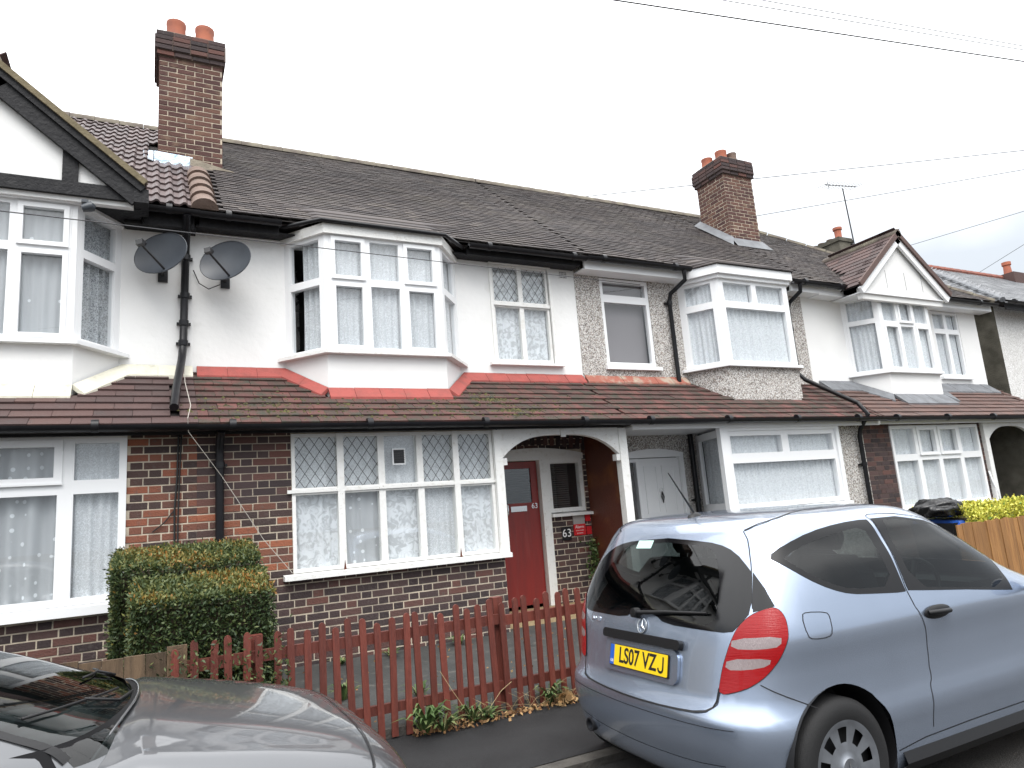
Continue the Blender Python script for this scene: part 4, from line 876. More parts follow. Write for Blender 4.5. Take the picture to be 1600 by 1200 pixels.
bay_windows(h67, BAY67, 3.62, 5.02, [F2(.68), [(0, .34, .64, 1, 'f'), (.34, .67, .64, 1, 'o'), (.67, 1, .64, 1, 'f'), (0, .34, 0, .64, 'o'), (.34, .67, 0, .64, 'f'), (.67, 1, 0, .64, 'o')], F2(.68)], 'upvc', ['net in the left side of the end house bay under the white gable', 'sheer nets behind the front of the end house bay under the white gable', 'unused'],
            [dict(mat='net_plain', folds=6, seed=42), dict(mat='net_plain', folds=14, seed=43), None])
o = Vector((14.22, U+.012, 0)); window(h67, 'window', o, (1, 0, 0), (0, -1, 0), [(0, .45, 4.62, 5.04, 'f'), (.45, .9, 4.62, 5.04, 'f'), (0, .45, 3.66, 4.62, 'f'), (.45, .9, 3.66, 4.62, 'f')], 'upvc', t=.05, sill=(-.06, .98, 3.60, .08, .06))
curtain('net in the small upstairs window of the end house right of the gable', o, (1, 0, 0), (0, -1, 0), .04, .86, 3.68, 5.02, mat='net_plain', folds=9, seed=44)
pent_roof(h67, 10.50, 15.9, .32, .165, 'tile_concrete', BAY67, 24, jit=.004)
flashing(h67, [(10.55, U-.01), (BAY67[0]-.02, U-.01), (BAY67[1]-.01, 7.89), (BAY67[2]+.01, 7.89), (BAY67[3]+.03, U-.01), (15.7, U-.01)], .24, 'lead', lift=.035)
main_roof(h67, 10.46, 15.9, 33, hipx=11.75)
gx, gz, ghw, gez, ggy = 12.46, 6.20, 1.24, 5.12, 7.76
gable(h67, gx, gz, ghw, gez, ggy, 'render_clean', 0)
mb = MB()
for xx in (12.05, 12.6, 13.1): mb.box(xx-.003, xx+.003, ggy+.036, ggy+.041, 5.15, min(5.5+.0, 6.0))
mb.build('board_joint', 'lead', h67)
for s in (1, -1):
    mb = MB(); (slopebar(mb, gx, gz-.02, gx+ghw+.08, gez-.05, -.13, ggy-.05, ggy+.0) if s > 0 else slopebar(mb, gx-ghw-.08, gez-.05, gx, gz-.02, -.13, ggy-.05, ggy)); mb.build('bargeboard', 'upvc', h67)
mb = MB(); slopebar(mb, gx, gz+.09, gx+ghw+.12, gez+.04, -.09, ggy-.09, ggy-.05); slopebar(mb, gx-ghw-.12, gez+.04, gx, gz+.09, -.09, ggy-.09, ggy-.05); mb.build('verge_caps', 'tile_concrete', h67)
mb = MB(); mb.box(gx-ghw, gx+ghw, ggy, U, 5.0, 5.02); mb.build('gable_soffit', 'upvc', h67)
gable_roof(h67, gx, gz, ghw, gez, ggy, 'tile_brown', .33, .15, 10)
boxes('fascia', 'upvc', h67, [(10.6, gx-ghw+.04, 8.14, 8.18, 5.03, 5.19), (gx+ghw-.04, 15.95, 8.14, 8.18, 5.05, 5.2), (gx+ghw-.04, 15.95, 8.18, U, 5.05, 5.07), (10.6, gx-ghw+.04, 8.18, U, 5.03, 5.05)])
gutter(h67, 10.75, gx-ghw-.03, 8.04, 5.19); gutter(h67, gx+ghw+.03, 16.0, 8.04, 5.19); gutter(h67, 10.46, 15.9, 7.20, 2.66)
boxes('canopy_fascia', 'upvc', h67, [(10.48, 15.8, 7.335, 7.37, 2.57, 2.68)])
mb = MB(); N = 16
for i in range(N):
    q = lambda k: (13.62+1.5*k/N, 2.26+.25*(1-abs(2*k/N-1)**3)); a_, b_ = q(i), q(i+1); mb.prism([a_, b_, (b_[0], 2.6), (a_[0], 2.6)], 7.44, 7.5)
mb.build('porch_arch', 'timber_white', h67)
mb = MB(); mb.box(13.50, 13.62, 7.43, 7.52, .3, 2.6); mb.build('porch_post', 'timber_white', h67)
mb = MB(); mb.box(15.12, 15.75, 7.45, U, .25, 2.62); mb.build('porch_side_panel', 'stack_render', h67)
mb = MB(); mb.box(13.78, 14.5, U+.04, U+.08, .35, 2.28); mb.build('door', 'door_white', h67)
window(h67, 'window', Vector((14.5, U-.01, 0)), (1, 0, 0), (0, -1, 0), [(0, .45, 1.3, 2.3, 'f')], 'upvc', t=.06, depth=.08, sill=(-.02, .5, 1.22, .05, .05))
mb = MB(); mb.tube([(13.46, 7.46, 1.7), (13.50, 7.44, 1.45), (13.56, 7.43, 1.30), (13.58, 7.44, 1.05)], .014, 6); tag(mb.build('waste_pipe', 'upvc', None, True), 'small white pipe curving beside the four-light end window', 'pipe')
chimney(h67, 10.42, 11.22, 9.80, 10.58, 6.3, 8.16, None, None, 60, mat='brick_chimney', pots=((10.62, 10.38, .12, .24, 'terracotta'), (10.78, 10.12, .125, .31, 'terracotta'), (11.02, 10.05, .10, .27, 'terracotta_old')))
mb = MB()
for (xa, ya, xb, yb) in ((10.38, 9.74, 11.26, 9.74), (10.38, 10.6, 10.38, 9.74)):
    z = lambda y: EZ+(y-EY)*math.tan(RANG)
    if ya == yb: mb.add([(xa-.05, ya-.16, z(ya-.16)+.035), (xb+.05, ya-.16, z(ya-.16)+.035), (xb, ya+.04, z(ya)+.16), (xa, ya+.04, z(ya)+.16)], [(0, 1, 2, 3)])
    else: mb.add([(xa-.16, ya, z(ya)+.035), (xa-.16, yb-.16, z(yb-.16)+.035), (xa+.03, yb, z(yb)+.16), (xa+.03, ya, z(ya)+.16)], [(0, 1, 2, 3)])
mb.build('lead_flashing', 'lead', h67)

# ---- house beyond the alley
h69 = thing('detached_house', 'white house beyond the alley with dark flank wall and slate roof', 'house', (19.5, 8.4, .2))
mb = MB(); mb.quad((16.55, U, 0), (16.55, 15, 0), (16.55, 15, 5.3), (16.55, U, 5.3)); mb.build('flank_wall', 'stack_render', h69)
mb = MB(); wall_face(mb, 16.55, 24, 0, 5.3, U, [(18.2, 19.6, 3.6, 5.0), (18.2, 19.8, 1.1, 2.4)]); mb.quad((16.552, 15, 0), (24, 15, 0), (24, 15, 5.3), (16.552, 15, 5.3)); mb.quad((24, U, 0), (24, 15, 0), (24, 15, 5.3), (24, U, 5.3)); mb.quad((16.6, 9.6, 0), (24, 9.6, 0), (24, 9.6, 5.3), (16.6, 9.6, 5.3)); mb.build('front_wall', 'pebbledash_white', h69)
for zz in ((3.6, 5.0), (1.1, 2.4)): window(h69, 'window', Vector((18.2, U+.02, 0)), (1, 0, 0), (0, -1, 0), [(0, .7, zz[0], zz[1], 'f'), (.7, 1.4, zz[0], zz[1], 'f')], 'upvc', t=.06)
E9, R9 = 5.32, 7.65; hx = 19.4; bk = MB()
bk.add([(16.3, 8.05, E9), (24.2, 8.05, E9), (24.2, 11.6, R9), (hx, 11.6, R9), (16.3, 15.2, E9), (24.2, 15.2, E9)], [(0, 1, 2, 3), (4, 0, 3), (5, 4, 3, 2), (0, 4, 5, 1)]); rf9 = bk.build('roof', 'roof_under', h69)
mb = MB(); a9 = math.atan2(R9-E9, 3.55); n = int(math.hypot(R9-E9, 3.55)/.2)
for c in range(n+1):
    d = c*.2; y_, z_ = 8.05+math.cos(a9)*d, E9+math.sin(a9)*d; t = d/math.hypot(R9-E9, 3.55); xs_ = 16.3+(hx-16.3)*t; x = xs_+(.125 if c % 2 else 0)
    while x < 24.2:
        T = slope_T(0, y_, z_+.004, a9) @ Matrix.Rotation(-.03+R.uniform(-.012, .012), 4, 'X'); mb.add([T @ Vector(p) for p in ((x, 0, .01), (x+.245, 0, .01), (x+.245, .26, .006), (x, .26, .006), (x, 0, 0), (x+.245, 0, 0))], [(0, 1, 2, 3), (4, 5, 1, 0)], R.random()); x += .25
    # left hip slope
    xx = 16.3+3.1*t; y = 8.05+3.55*t
    while y < 15.2-3.55*t:
        sg = math.atan2(R9-E9, 3.1); T = Matrix.Translation((xx, y, z_+.006)); mb.add([T @ Vector(p) for p in ((0, 0, .01), (0, .245, .01), (.2, .245, .2*math.tan(sg)), (.2, 0, .2*math.tan(sg)))], [(0, 3, 2, 1)], R.random()); y += .25
stuff(mb.build('roof_tiles', 'tile_slate', rf9))
mb = MB(); x = hx
while x < 24.1: mb.tube([(x, 11.6, R9), (x+.32, 11.6, R9+.008)], .10, 8); x += .33
A, B = Vector((hx, 11.6, R9)), Vector((16.3, 8.05, E9))
mb.build('ridge_tiles', 'ridge_red', rf9, True, 40)
mb = MB()
for i in range(14): mb.tube([A.lerp(B, i/14), A.lerp(B, (i+.97)/14)], .06, 8)
mb.build('hip_tiles', 'lead', rf9, True, 40)
gutter(h69, 16.3, 24, 7.98, E9-.04); boxes('fascia', 'timber_black', h69, [(16.4, 24, 8.06, 8.1, E9-.2, E9-.03)])
mb = MB(); mb.box(16.30, 16.85, 11.65, 12.8, 5.0, 8.22); mb.box(16.27, 16.88, 11.62, 12.83, 8.1, 8.16); st9 = mb.build('chimney_stack', 'stack_render', h69)
for i, (y_, r_, h_, mt) in enumerate(((11.85, .11, .36, 'terracotta'), (12.12, .09, .12, 'terracotta_old'), (12.4, .09, .12, 'terracotta_old'), (12.64, .09, .12, 'terracotta_old'))):
    p = MB(); p.lathe([(r_, 0), (r_*.8, .05), (r_*.85, h_*.75), (r_*1.1, h_*.82), (r_*1.1, h_), (r_*.8, h_)], Matrix.Translation((16.58, y_, 8.21)), 16); p.build('chimney_pot', mt, st9, True, 35)
mb = MB(); mb.box(23.6, 24.2, 11.2, 12.0, 6.9, 7.75); p9 = mb.build('chimney_stack', 'brick_dark', h69)
mb = MB(); mb.lathe([(.12, 0), (.10, .3), (.13, .32), (.13, .42), (.09, .42)], Matrix.Translation((23.9, 11.5, 7.75)), 14); mb.build('chimney_pot', 'terracotta', p9, True, 35)
# aerial on the grey chimney
mb = MB(); T0 = Vector((16.80, 11.58, 8.0)); T1 = Vector((16.72, 11.58, 9.62)); mb.tube([T0, T1], .018, 6); bA = T1+Vector((-.85, -.1, -.06)); bB = T1+Vector((.75, .1, .22)); mb.tube([bA, bB], .013, 5)
for i in range(11):
    p = bA.lerp(bB, i/10); mb.tube([p+Vector((.03, -.22, .0)), p+Vector((-.03, .22, 0))], .007, 4)
mb.tube([bA+Vector((.15, 0, -.14)), bA+Vector((.12, 0, .17))], .008, 4); mb.box(16.74, 16.86, 11.60, 11.64, 8.0, 8.05)
tag(mb.build('tv_aerial', 'dark_metal', None), 'thin metal television aerial on a mast above the grey chimney', 'aerial')

# ------------------------------------------------------------------ vehicles
def pchip(xs, ys):
    n = len(xs); h = [xs[i+1]-xs[i] for i in range(n-1)]; d = [(ys[i+1]-ys[i])/h[i] for i in range(n-1)]; m_ = [d[0]]
    for i in range(1, n-1): m_.append(0 if d[i-1]*d[i] <= 0 else 2*d[i-1]*d[i]/(d[i-1]+d[i]))
    m_.append(d[-1])
    def f(x):
        x = min(max(x, xs[0]), xs[-1]); lo, hi = 0, n-1
        while hi-lo > 1:
            k = (lo+hi)//2
            if xs[k] <= x: lo = k
            else: hi = k
        t = (x-xs[lo])/h[lo]; t2, t3 = t*t, t*t*t
        return (2*t3-3*t2+1)*ys[lo]+(t3-2*t2+t)*h[lo]*m_[lo]+(-2*t3+3*t2)*ys[lo+1]+(t3-t2)*h[lo]*m_[lo+1]
    return f
class Loft:
    """car body as a stack of rounded plan outlines; surface point from (s around, v up)"""
    def __init__(s, tab, tmpl, L0, wref, T):
        s.T = T; s.L0 = L0
        vs = [0]
        for a, b in zip(tab, tab[1:]): vs.append(vs[-1]+math.sqrt((b[0]-a[0])**2+(b[2]-a[2])**2+.25*(b[1]-a[1])**2))
        s.v1 = vs[-1]; s.z = pchip(vs, [t[0] for t in tab]); s.xr = pchip(vs, [t[1] for t in tab]); s.w = pchip(vs, [t[2] for t in tab]); s.xf = pchip(vs, [t[3] for t in tab])
        cs = [0]
        for a, b in zip(tmpl, tmpl[1:]): cs.append(cs[-1]+math.hypot(b[0]-a[0], (b[1]-a[1])*wref))
        # Catmull-like smooth interpolation of the plan outline
        P = [(-tmpl[1][0]*0+tmpl[1][0], -tmpl[1][1])]+list(tmpl)+[(tmpl[-2][0], -tmpl[-2][1])]; C = [-cs[1]]+cs+[2*cs[-1]-cs[-2]]
        s.s1 = cs[-1]
        def cm(k):
            def f(q):
                i = 1
                while i < len(C)-3 and C[i+1] < q: i += 1
                h = C[i+1]-C[i]; t = (q-C[i])/h; m0 = (P[i+1][k]-P[i-1][k])/(C[i+1]-C[i-1])*h; m1 = (P[i+2][k]-P[i][k])/(C[i+2]-C[i])*h
                return (2*t**3-3*t*t+1)*P[i][k]+(t**3-2*t*t+t)*m0+(-2*t**3+3*t*t)*P[i+1][k]+(t**3-t*t)*m1
            return f
        X, Y = cm(0), cm(1); N = 600; s.N = N; s.X, s.Y = X, Y
        s.tx = [X(s.s1*i/N) for i in range(N+1)]; s.ty = [Y(s.s1*i/N) for i in range(N+1)]
    def tm(s, q):
        a = min(abs(q), s.s1); return s.X(a), s.Y(a)
    def loc(s, q, v):
        X, Y = s.tm(q); xr = s.xr(v); return Vector((xr+X*(s.xf(v)-xr)/s.L0, -math.copysign(Y*s.w(v), q), s.z(v)))
    def pt(s, q, v, off=0):
        p = s.loc(q, v)
        if off: p = p+s.nrm(q, v)*off
        return s.T @ p
    def nrm(s, q, v):
        e = .03; v0, v1 = max(0, v-e), min(s.v1, v+e); a = s.loc(q+e, v)-s.loc(q-e, v)
        if abs(q) < e: a = Vector((0, -1, 0))
        if abs(q) > s.s1-e: a = Vector((0, 1, 0))
        n = a.cross(s.loc(q, v1)-s.loc(q, v0)); n.normalize(); return n
    def vz(s, z):
        lo, hi = 0, s.v1
        for _ in range(40):
            k = (lo+hi)/2
            if s.z(k) < z: lo = k
            else: hi = k
        return lo
    def rear(s, y, z):
        v = s.vz(z); t = abs(y)/s.w(v); best = min(range(int(s.N*.4)), key=lambda i: abs(s.ty[i]-t)); return (-math.copysign(s.s1*best/s.N, y), v)
    def side(s, x, z, sg=1):
        v = s.vz(z); X = (x-s.xr(v))*s.L0/(s.xf(v)-s.xr(v)); best = min(range(s.N+1), key=lambda i: abs(s.tx[i]-X)); return (sg*s.s1*best/s.N, v)
    def pixgrid(s):
        s.pg = []
        cp = Vector((0, 0, EYE))
        for i in range(0, 161):
            for j in range(0, 61):
                q = -s.s1*.5+s.s1*1.5*i/160; v = s.v1*j/60; p = s.pt(q, v)-cp
                if (s.T.to_3x3() @ s.nrm(q, v)).dot(p) < 0:
                    c = p.dot(fw); s.pg.append((800+1095.57*p.dot(rt)/c, 600-1095.57*p.dot(up)/c, q, v))
    def pix(s, px, py):
        g = sorted(s.pg, key=lambda t: (t[0]-px)**2+(t[1]-py)**2)[:1][0]; q, v = g[2], g[3]; cp = Vector((0, 0, EYE))
        def pr(q, v):
            p = s.pt(q, v)-cp; c = p.dot(fw); return 800+1095.57*p.dot(rt)/c, 600-1095.57*p.dot(up)/c
        for _ in range(12):
            a = pr(q, v); e = .004; b = pr(q+e, v); c = pr(q, min(v+e, s.v1)); J = ((b[0]-a[0])/e, (c[0]-a[0])/e, (b[1]-a[1])/e, (c[1]-a[1])/e); det = J[0]*J[3]-J[1]*J[2]
            if abs(det) < 1: break
            dx, dy = px-a[0], py-a[1]; dq = (J[3]*dx-J[1]*dy)/det; dv = (-J[2]*dx+J[0]*dy)/det; m_ = max(1, max(abs(dq), abs(dv))/.06); q += dq/m_; v = min(max(v+dv/m_, 0), s.v1)
        return (q, v)
def dens(poly, step=.03, closed=True):
    out = []; n = len(poly)
    for i in range(n if closed else n-1):
        a, b = poly[i], poly[(i+1) % n]; k = max(1, int(math.hypot(b[0]-a[0], b[1]-a[1])/step))
        out += [(a[0]+(b[0]-a[0])*j/k, a[1]+(b[1]-a[1])*j/k) for j in range(k)]
    if not closed: out.append(poly[-1])
    return out
def rounded(poly, it=2, closed=True):
    for _ in range(it):
        q = []; n = len(poly)
        for i in range(n if closed else n-1):
            a, b = poly[i], poly[(i+1) % n]; q += [(a[0]*.75+b[0]*.25, a[1]*.75+b[1]*.25), (a[0]*.25+b[0]*.75, a[1]*.25+b[1]*.75)]
        if not closed: q = [poly[0]]+q+[poly[-1]]
        poly = q
    return poly
def inside(p, poly):
    r = False; x, y = p; j = len(poly)-1
    for i in range(len(poly)):
        a, b = poly[i], poly[j]
        if (a[1] > y) != (b[1] > y) and x < (b[0]-a[0])*(y-a[1])/(b[1]-a[1])+a[0]: r = not r
        j = i
    return r
def loft_mesh(lf, regions, gs, gv):
    """regions: list of (key, polygon in (s,v)); returns {key: mesh}; key None = rest; key 'hole' dropped"""
    vs = [Vector((a, b)) for a in gs for b in gv]; es = []
    for k, p in regions:
        p = dens(p, .03); b = len(vs); vs += [Vector(q) for q in p]; es += [(b+i, b+(i+1) % len(p)) for i in range(len(p))]
    ov, oe, of, *_ = delaunay_2d_cdt(vs, es, [], 0, 1e-5)
    bb = [(min(a for a, _ in p), max(a for a, _ in p), min(b for _, b in p), max(b for _, b in p)) for _, p in regions]; out = {}
    for f in of:
        c = (sum(ov[i][0] for i in f)/len(f), sum(ov[i][1] for i in f)/len(f)); key = None
        for (k, p), B in zip(regions, bb):
            if B[0] <= c[0] <= B[1] and B[2] <= c[1] <= B[3] and inside(c, p): key = k; break
        out.setdefault(key, []).append(f)
    res = {}
    for k, fs in out.items():
        if k == 'hole': continue
        ids = sorted({i for f in fs for i in f}); mp = {i: j for j, i in enumerate(ids)}
        res[k] = ([(ov[i][0], ov[i][1]) for i in ids], [tuple(mp[i] for i in f) for f in fs])
    return res
def loft_part(lf, data, name, mat, parent, off=0.0):
    sv, fs = data; me = bpy.data.meshes.new(name); me.from_pydata([lf.pt(q, v, off) for q, v in sv], [], fs)
    Rm = lf.T.to_3x3(); me.polygons.foreach_set('use_smooth', [True]*len(me.polygons))
    me.normals_split_custom_set_from_vertices([Rm @ lf.nrm(q, v) for q, v in sv]); return link(name, me, mat, parent)
def ribbon(lf, pts, name, mat, parent, wd=.004, off=.0015, closed=False):
    pts = dens(rounded(pts, 1, closed) if len(pts) > 2 else pts, .02, closed); mb = MB(); P = [lf.pt(q, v, off) for q, v in pts]; Nn = [lf.T.to_3x3() @ lf.nrm(q, v) for q, v in pts]; n = len(P); A = []
    for i in range(n):
        d = (P[(i+1) % n if closed else min(i+1, n-1)]-P[(i-1) % n if closed else max(i-1, 0)]).normalized(); c = Nn[i].cross(d)*wd*.5; A.append((P[i]-c, P[i]+c))
    for i in range(n if closed else n-1):
        j = (i+1) % n; mb.quad(A[i][0], A[j][0], A[j][1], A[i][1])
    return mb.build(name, mat, parent)
def wheel(car, T, x, y, z, r, rr, sgn, cap='hubcap', nsl=9):
    """sgn -1: outer face towards -Y"""
    M_ = T @ Matrix.Translation((x, y, z)) @ Matrix.Rotation(rad(90) if sgn < 0 else rad(-90), 4, 'X')
    mb = MB(); mb.lathe([(rr*.96, -.005), (rr+.012, .004), (rr+.05, .010), (r-.03, .004), (r-.008, -.012), (r, -.03), (r, -.15), (r-.03, -.18), (rr, -.18)], M_, 48); w = mb.build('wheel', 'rubber', car, True, 35)
    d = MB(); n = nsl*8; prof = [(0, .006), (.045, .008), (.055, -.001), (.075, -.004), (rr*.55, -.010), (rr*.88, -.008), (rr*.97, .0), (rr+.008, .003)]
    vs = []; fs = []
    for a, h in prof:
        for k in range(n): vs.append(M_ @ Vector((a*math.cos(2*math.pi*k/n), a*math.sin(2*math.pi*k/n), h)))
    for i in range(len(prof)-1):
        for k in range(n):
            if i == 4 and k % 8 in (0, 1, 2, 3): continue
            fs.append((i*n+k, i*n+(k+1) % n, (i+1)*n+(k+1) % n, (i+1)*n+k))
    d.add(vs, fs); d.build('rim', cap, w, True, 40)
    b = MB(); b.lathe([(0, -.05), (rr, -.05)], M_, 24); b.build('brake_disc', 'gap', w)
    s = MB()
    for k in range(3):
        a = 2*math.pi*k/3+math.pi/2; c, s_ = math.cos(a), math.sin(a); q = Vector((-s_, c, 0))*.006
        s.add([M_ @ (Vector((c*.004, s_*.004, .012))+q), M_ @ (Vector((c*.004, s_*.004, .012))-q), M_ @ Vector((c*.036, s_*.036, .0095))], [(0, 1, 2)])
    if cap == 'hubcap': s.build('hub_emblem', 'chrome', w)
    return w

Xr, YC = 2.38, 3.42
blue = thing('parked_car', 'light blue three-door hatchback parked with its tail towards the red fence', 'car', (Xr+1.8, YC, 0))
CT = Matrix.Translation((Xr, YC, .0)) @ Matrix.Rotation(rad(.5), 4, 'X')
tab = [(.17, .16, .78, 3.36), (.21, .085, .83, 3.46), (.27, .05, .855, 3.51), (.34, .03, .865, 3.55), (.42, .006, .875, 3.58), (.50, .0, .886, 3.58), (.555, .002, .880, 3.575), (.585, .012, .875, 3.57), (.605, .040, .873, 3.56), (.63, .052, .871, 3.54), (.70, .070, .868, 3.48),
       (.80, .092, .869, 3.36), (.87, .108, .877, 3.22), (.915, .120, .878, 3.10), (.98, .140, .864, 2.90), (1.05, .170, .846, 2.70), (1.14, .215, .822, 2.52), (1.24, .275, .792, 2.34), (1.33, .335, .756, 2.17), (1.40, .385, .734, 2.03), (1.435, .412, .716, 1.95), (1.462, .44, .692, 1.87), (1.487, .495, .65, 1.77), (1.506, .585, .565, 1.65), (1.518, .71, .41, 1.52), (1.523, .86, .20, 1.38), (1.526, .98, .06, 1.24)]
tmpl = [(0, 0), (.006, .26), (.020, .51), (.045, .70), (.095, .83), (.185, .92), (.33, .972), (.60, .994), (1.0, 1.0), (1.7, 1.0), (2.4, .99), (2.85, .95), (3.18, .83), (3.40, .62), (3.54, .32), (3.58, 0)]
tab = [(z_, a_, w_*1.035, b_) for z_, a_, w_, b_ in tab]
LF = Loft(tab, tmpl, 3.58, .88, CT); LF.pixgrid()
zz = lambda x, y: (880+x/2.2222, 740+y/2.2222)
PX = lambda pts: [LF.pix(*zz(*p)) for p in pts]
MI = lambda poly: [(-q, v) for q, v in poly]
lamp = rounded(PX([(735, 463), (768, 492), (782, 550), (766, 612), (735, 668), (690, 717), (630, 752), (541, 771), (548, 715), (562, 650), (582, 585), (607, 535), (645, 497), (690, 475)]), 1)
band1 = rounded(PX([(588, 572), (756, 562), (755, 600), (690, 611), (583, 609)]), 1)
band2 = rounded(PX([(571, 643), (722, 640), (716, 668), (640, 683), (564, 682)]), 1)
qt = rounded(PX([(706, 290), (760, 248), (850, 203), (950, 173), (1048, 157), (1062, 168), (1188, 402), (1188, 412), (1080, 417), (1000, 419), (930, 402), (850, 367), (760, 317)]), 1)
qg = rounded(PX([(755, 289), (850, 240), (950, 205), (1036, 183), (1075, 240), (1152, 390), (1000, 402), (930, 383), (850, 347), (790, 312)]), 1)
dt = PX([(1066, 156), (1150, 148), (1250, 162), (1350, 197), (1430, 232), (1495, 270), (1560, 403), (1400, 402), (1198, 405)])
dg = rounded(PX([(1088, 161), (1160, 157), (1260, 172), (1350, 206), (1425, 241), (1478, 273), (1535, 394), (1380, 394), (1222, 394)]), 1)
RG = lambda pts: [LF.rear(*p) for p in pts]
tr_ = PX([(450, 232), (440, 248)]); half = [(.0005, tr_[0][1]+.012)]+PX([(450, 232), (540, 243), (600, 272), (648, 332), (656, 350), (656, 476), (607, 532), (582, 556), (480, 543), (352, 522)])+[LF.rear(-.10, .995), LF.rear(-.001, .998)]
rglass = rounded(half+[(-q, v) for q, v in half[::-1]], 1)
hc = [(.0005, tr_[1][1]+.012)]+PX([(440, 248), (525, 258), (542, 330), (545, 420), (525, 535), (400, 508)])+[LF.rear(-.001, 1.02)]
rclear = rounded(hc+[(-q, v) for q, v in hc[::-1]], 1)
dpan = PX([(659, 342), (700, 398), (735, 461), (690, 474), (659, 482)])
arch = lambda xc, zc, r: [LF.side(xc+r*math.cos(a), max(.172, zc+r*math.sin(a))) for a in [math.pi*2*i/40 for i in range(40)]]
WX, WZ, WR = .575, .315, .31
def archpoly(xc):
    pts = []
    for i in range(33):
        a = -.62+(math.pi+1.24)*i/32; pts.append(LF.side(xc+.355*math.cos(a), max(.1705, WZ+.02+.355*math.sin(a))))
    return pts
regs = [('c1', band1), ('c2', band2), ('c3', MI(band1)), ('c4', MI(band2)), ('lamp', lamp), ('lampL', MI(lamp)), ('qglass', qg), ('qglassL', MI(qg)), ('qtrim', qt), ('qtrimL', MI(qt)), ('dglass', dg), ('dglassL', MI(dg)), ('dtrim', dt), ('dtrimL', MI(dt)), ('rclear', rclear), ('rtrim', rglass), ('dpan', dpan), ('dpanL', MI(dpan))]
ws_ = [(LF.s1-.005, LF.vz(1.03)), (LF.s1-.005, LF.vz(1.43))]
regs.append(('hole', archpoly(WX))); regs.append(('hole', MI(archpoly(WX)))); regs.append(('hole', archpoly(WX+2.36))); regs.append(('hole', MI(archpoly(WX+2.36))))
wsp = [LF.side(x, z) for x, z in ((2.62, 1.06), (2.70, 1.06))]
sA = LF.s1*.875; wp = [(sA, LF.vz(1.06)), (LF.s1, LF.vz(1.05)), (LF.s1, LF.vz(1.425)), (sA+.04, LF.vz(1.40))]; regs += [('wscreen', wp), ('wscreenL', MI(wp))]
gs = sorted({round(sg*LF.s1*i/70, 5) for i in range(71) for sg in (1, -1)}); gv = [LF.v1*j/46 for j in range(47)]
parts = loft_mesh(LF, regs, gs, gv)
body = loft_part(LF, parts[None], 'body', 'paint_blue', blue)
mb = MB(); mb.add([LF.pt(q, LF.v1) for q in [LF.s1*i/16-LF.s1 for i in range(33)]][:-1], [tuple(range(32))]); mb.build('roof_cap', 'paint_blue', blue)
mb = MB(); mb.add([LF.pt(q, 0) for q in [LF.s1*i/16-LF.s1 for i in range(33)]][:-1], [tuple(range(32))]); mb.build('underbody', 'trim', blue)
for k in ('lamp', 'lampL'): loft_part(LF, parts[k], 'tail_light', 'lamp_red', blue, .006)
for k in ('c1', 'c2', 'c3', 'c4'): loft_part(LF, parts[k], 'tail_light_lens', 'lamp_clear', blue, .006)
for k in ('qtrim', 'qtrimL', 'dtrim', 'dtrimL', 'rtrim'): loft_part(LF, parts[k], {'q': 'quarter_window_trim', 'd': 'door_window_trim', 'r': 'rear_window_border'}[k[0]], 'trim_gloss' if k == 'rtrim' else 'trim', blue, .002)
for k in ('dpan', 'dpanL'): loft_part(LF, parts[k], 'pillar_panel', 'trim_gloss', blue, .002)
for k in ('qglass', 'qglassL', 'dglass', 'dglassL', 'rclear', 'wscreen', 'wscreenL'):
    if k in parts: loft_part(LF, parts[k], {'q': 'quarter_window', 'd': 'door_window', 'r': 'rear_window', 'w': 'windscreen'}[k[0]], 'car_glass', blue, .002)
for pl, nm in ((lamp, 'g'),):
    ribbon(LF, pl, 'lamp_seal', 'gap', body, .007, .004, True); ribbon(LF, MI(pl), 'lamp_seal', 'gap', body, .007, .004, True)
door_line = PX([(1066, 158), (1195, 408), (1232, 480), (1264, 640), (1281, 760), (1286, 878)]); door_top = PX([(1066, 158), (1047, 148), (1058, 139), (1180, 139), (1300, 164), (1420, 214), (1500, 262)])
flap = PX([(828, 492), (842, 481), (912, 480), (926, 495), (936, 548), (926, 568), (868, 576), (850, 565)])
bumper = PX([(685, 735), (740, 762), (886, 816)]); hatch_r = PX([(625, 200), (645, 240), (655, 330), (657, 470)])
hatch = [LF.rear(y, z) for y, z in ((-.60, .70), (-.585, .62), (-.53, .585), (-.3, .57), (0, .565), (.3, .57), (.53, .585), (.585, .62), (.60, .70))]
strip = PX([(480, 850), (640, 907), (720, 919), (778, 892), (797, 863)])
bstrip = [LF.rear(y, z) for y, z in ((.70, .535), (.5, .525), (.2, .52), (-.2, .52), (-.5, .525), (-.70, .535))]; low = [LF.rear(y, z) for y, z in ((.62, .36), (.4, .335), (0, .325), (-.4, .335), (-.62, .36))]
rock = [LF.side(x, z) for x, z in ((.95, .315), (1.23, .345), (2.5, .345))]; crease = [LF.side(x, z) for x, z in ((1.0, .50), (1.6, .505), (2.5, .51))]
for L_, w_ in ((door_line, .005), (door_top, .004), (bumper, .005), (hatch_r, .005), (rock, .005)):
    ribbon(LF, L_, 'panel_gap', 'gap', body, w_); ribbon(LF, MI(L_), 'panel_gap', 'gap', body, w_)
ribbon(LF, flap, 'fuel_flap_gap', 'gap', body, .004, .0015, True); ribbon(LF, hatch, 'tailgate_gap', 'gap', body, .010, .006)
ribbon(LF, bstrip, 'bumper_line', 'gap', body, .003); ribbon(LF, low, 'bumper_line', 'gap', body, .003)
roofl = PX([(628, 198), (700, 166), (800, 131), (900, 116)]); ribbon(LF, roofl, 'roof_seam', 'trim', body, .010); ribbon(LF, MI(roofl), 'roof_seam', 'trim', body, .010)
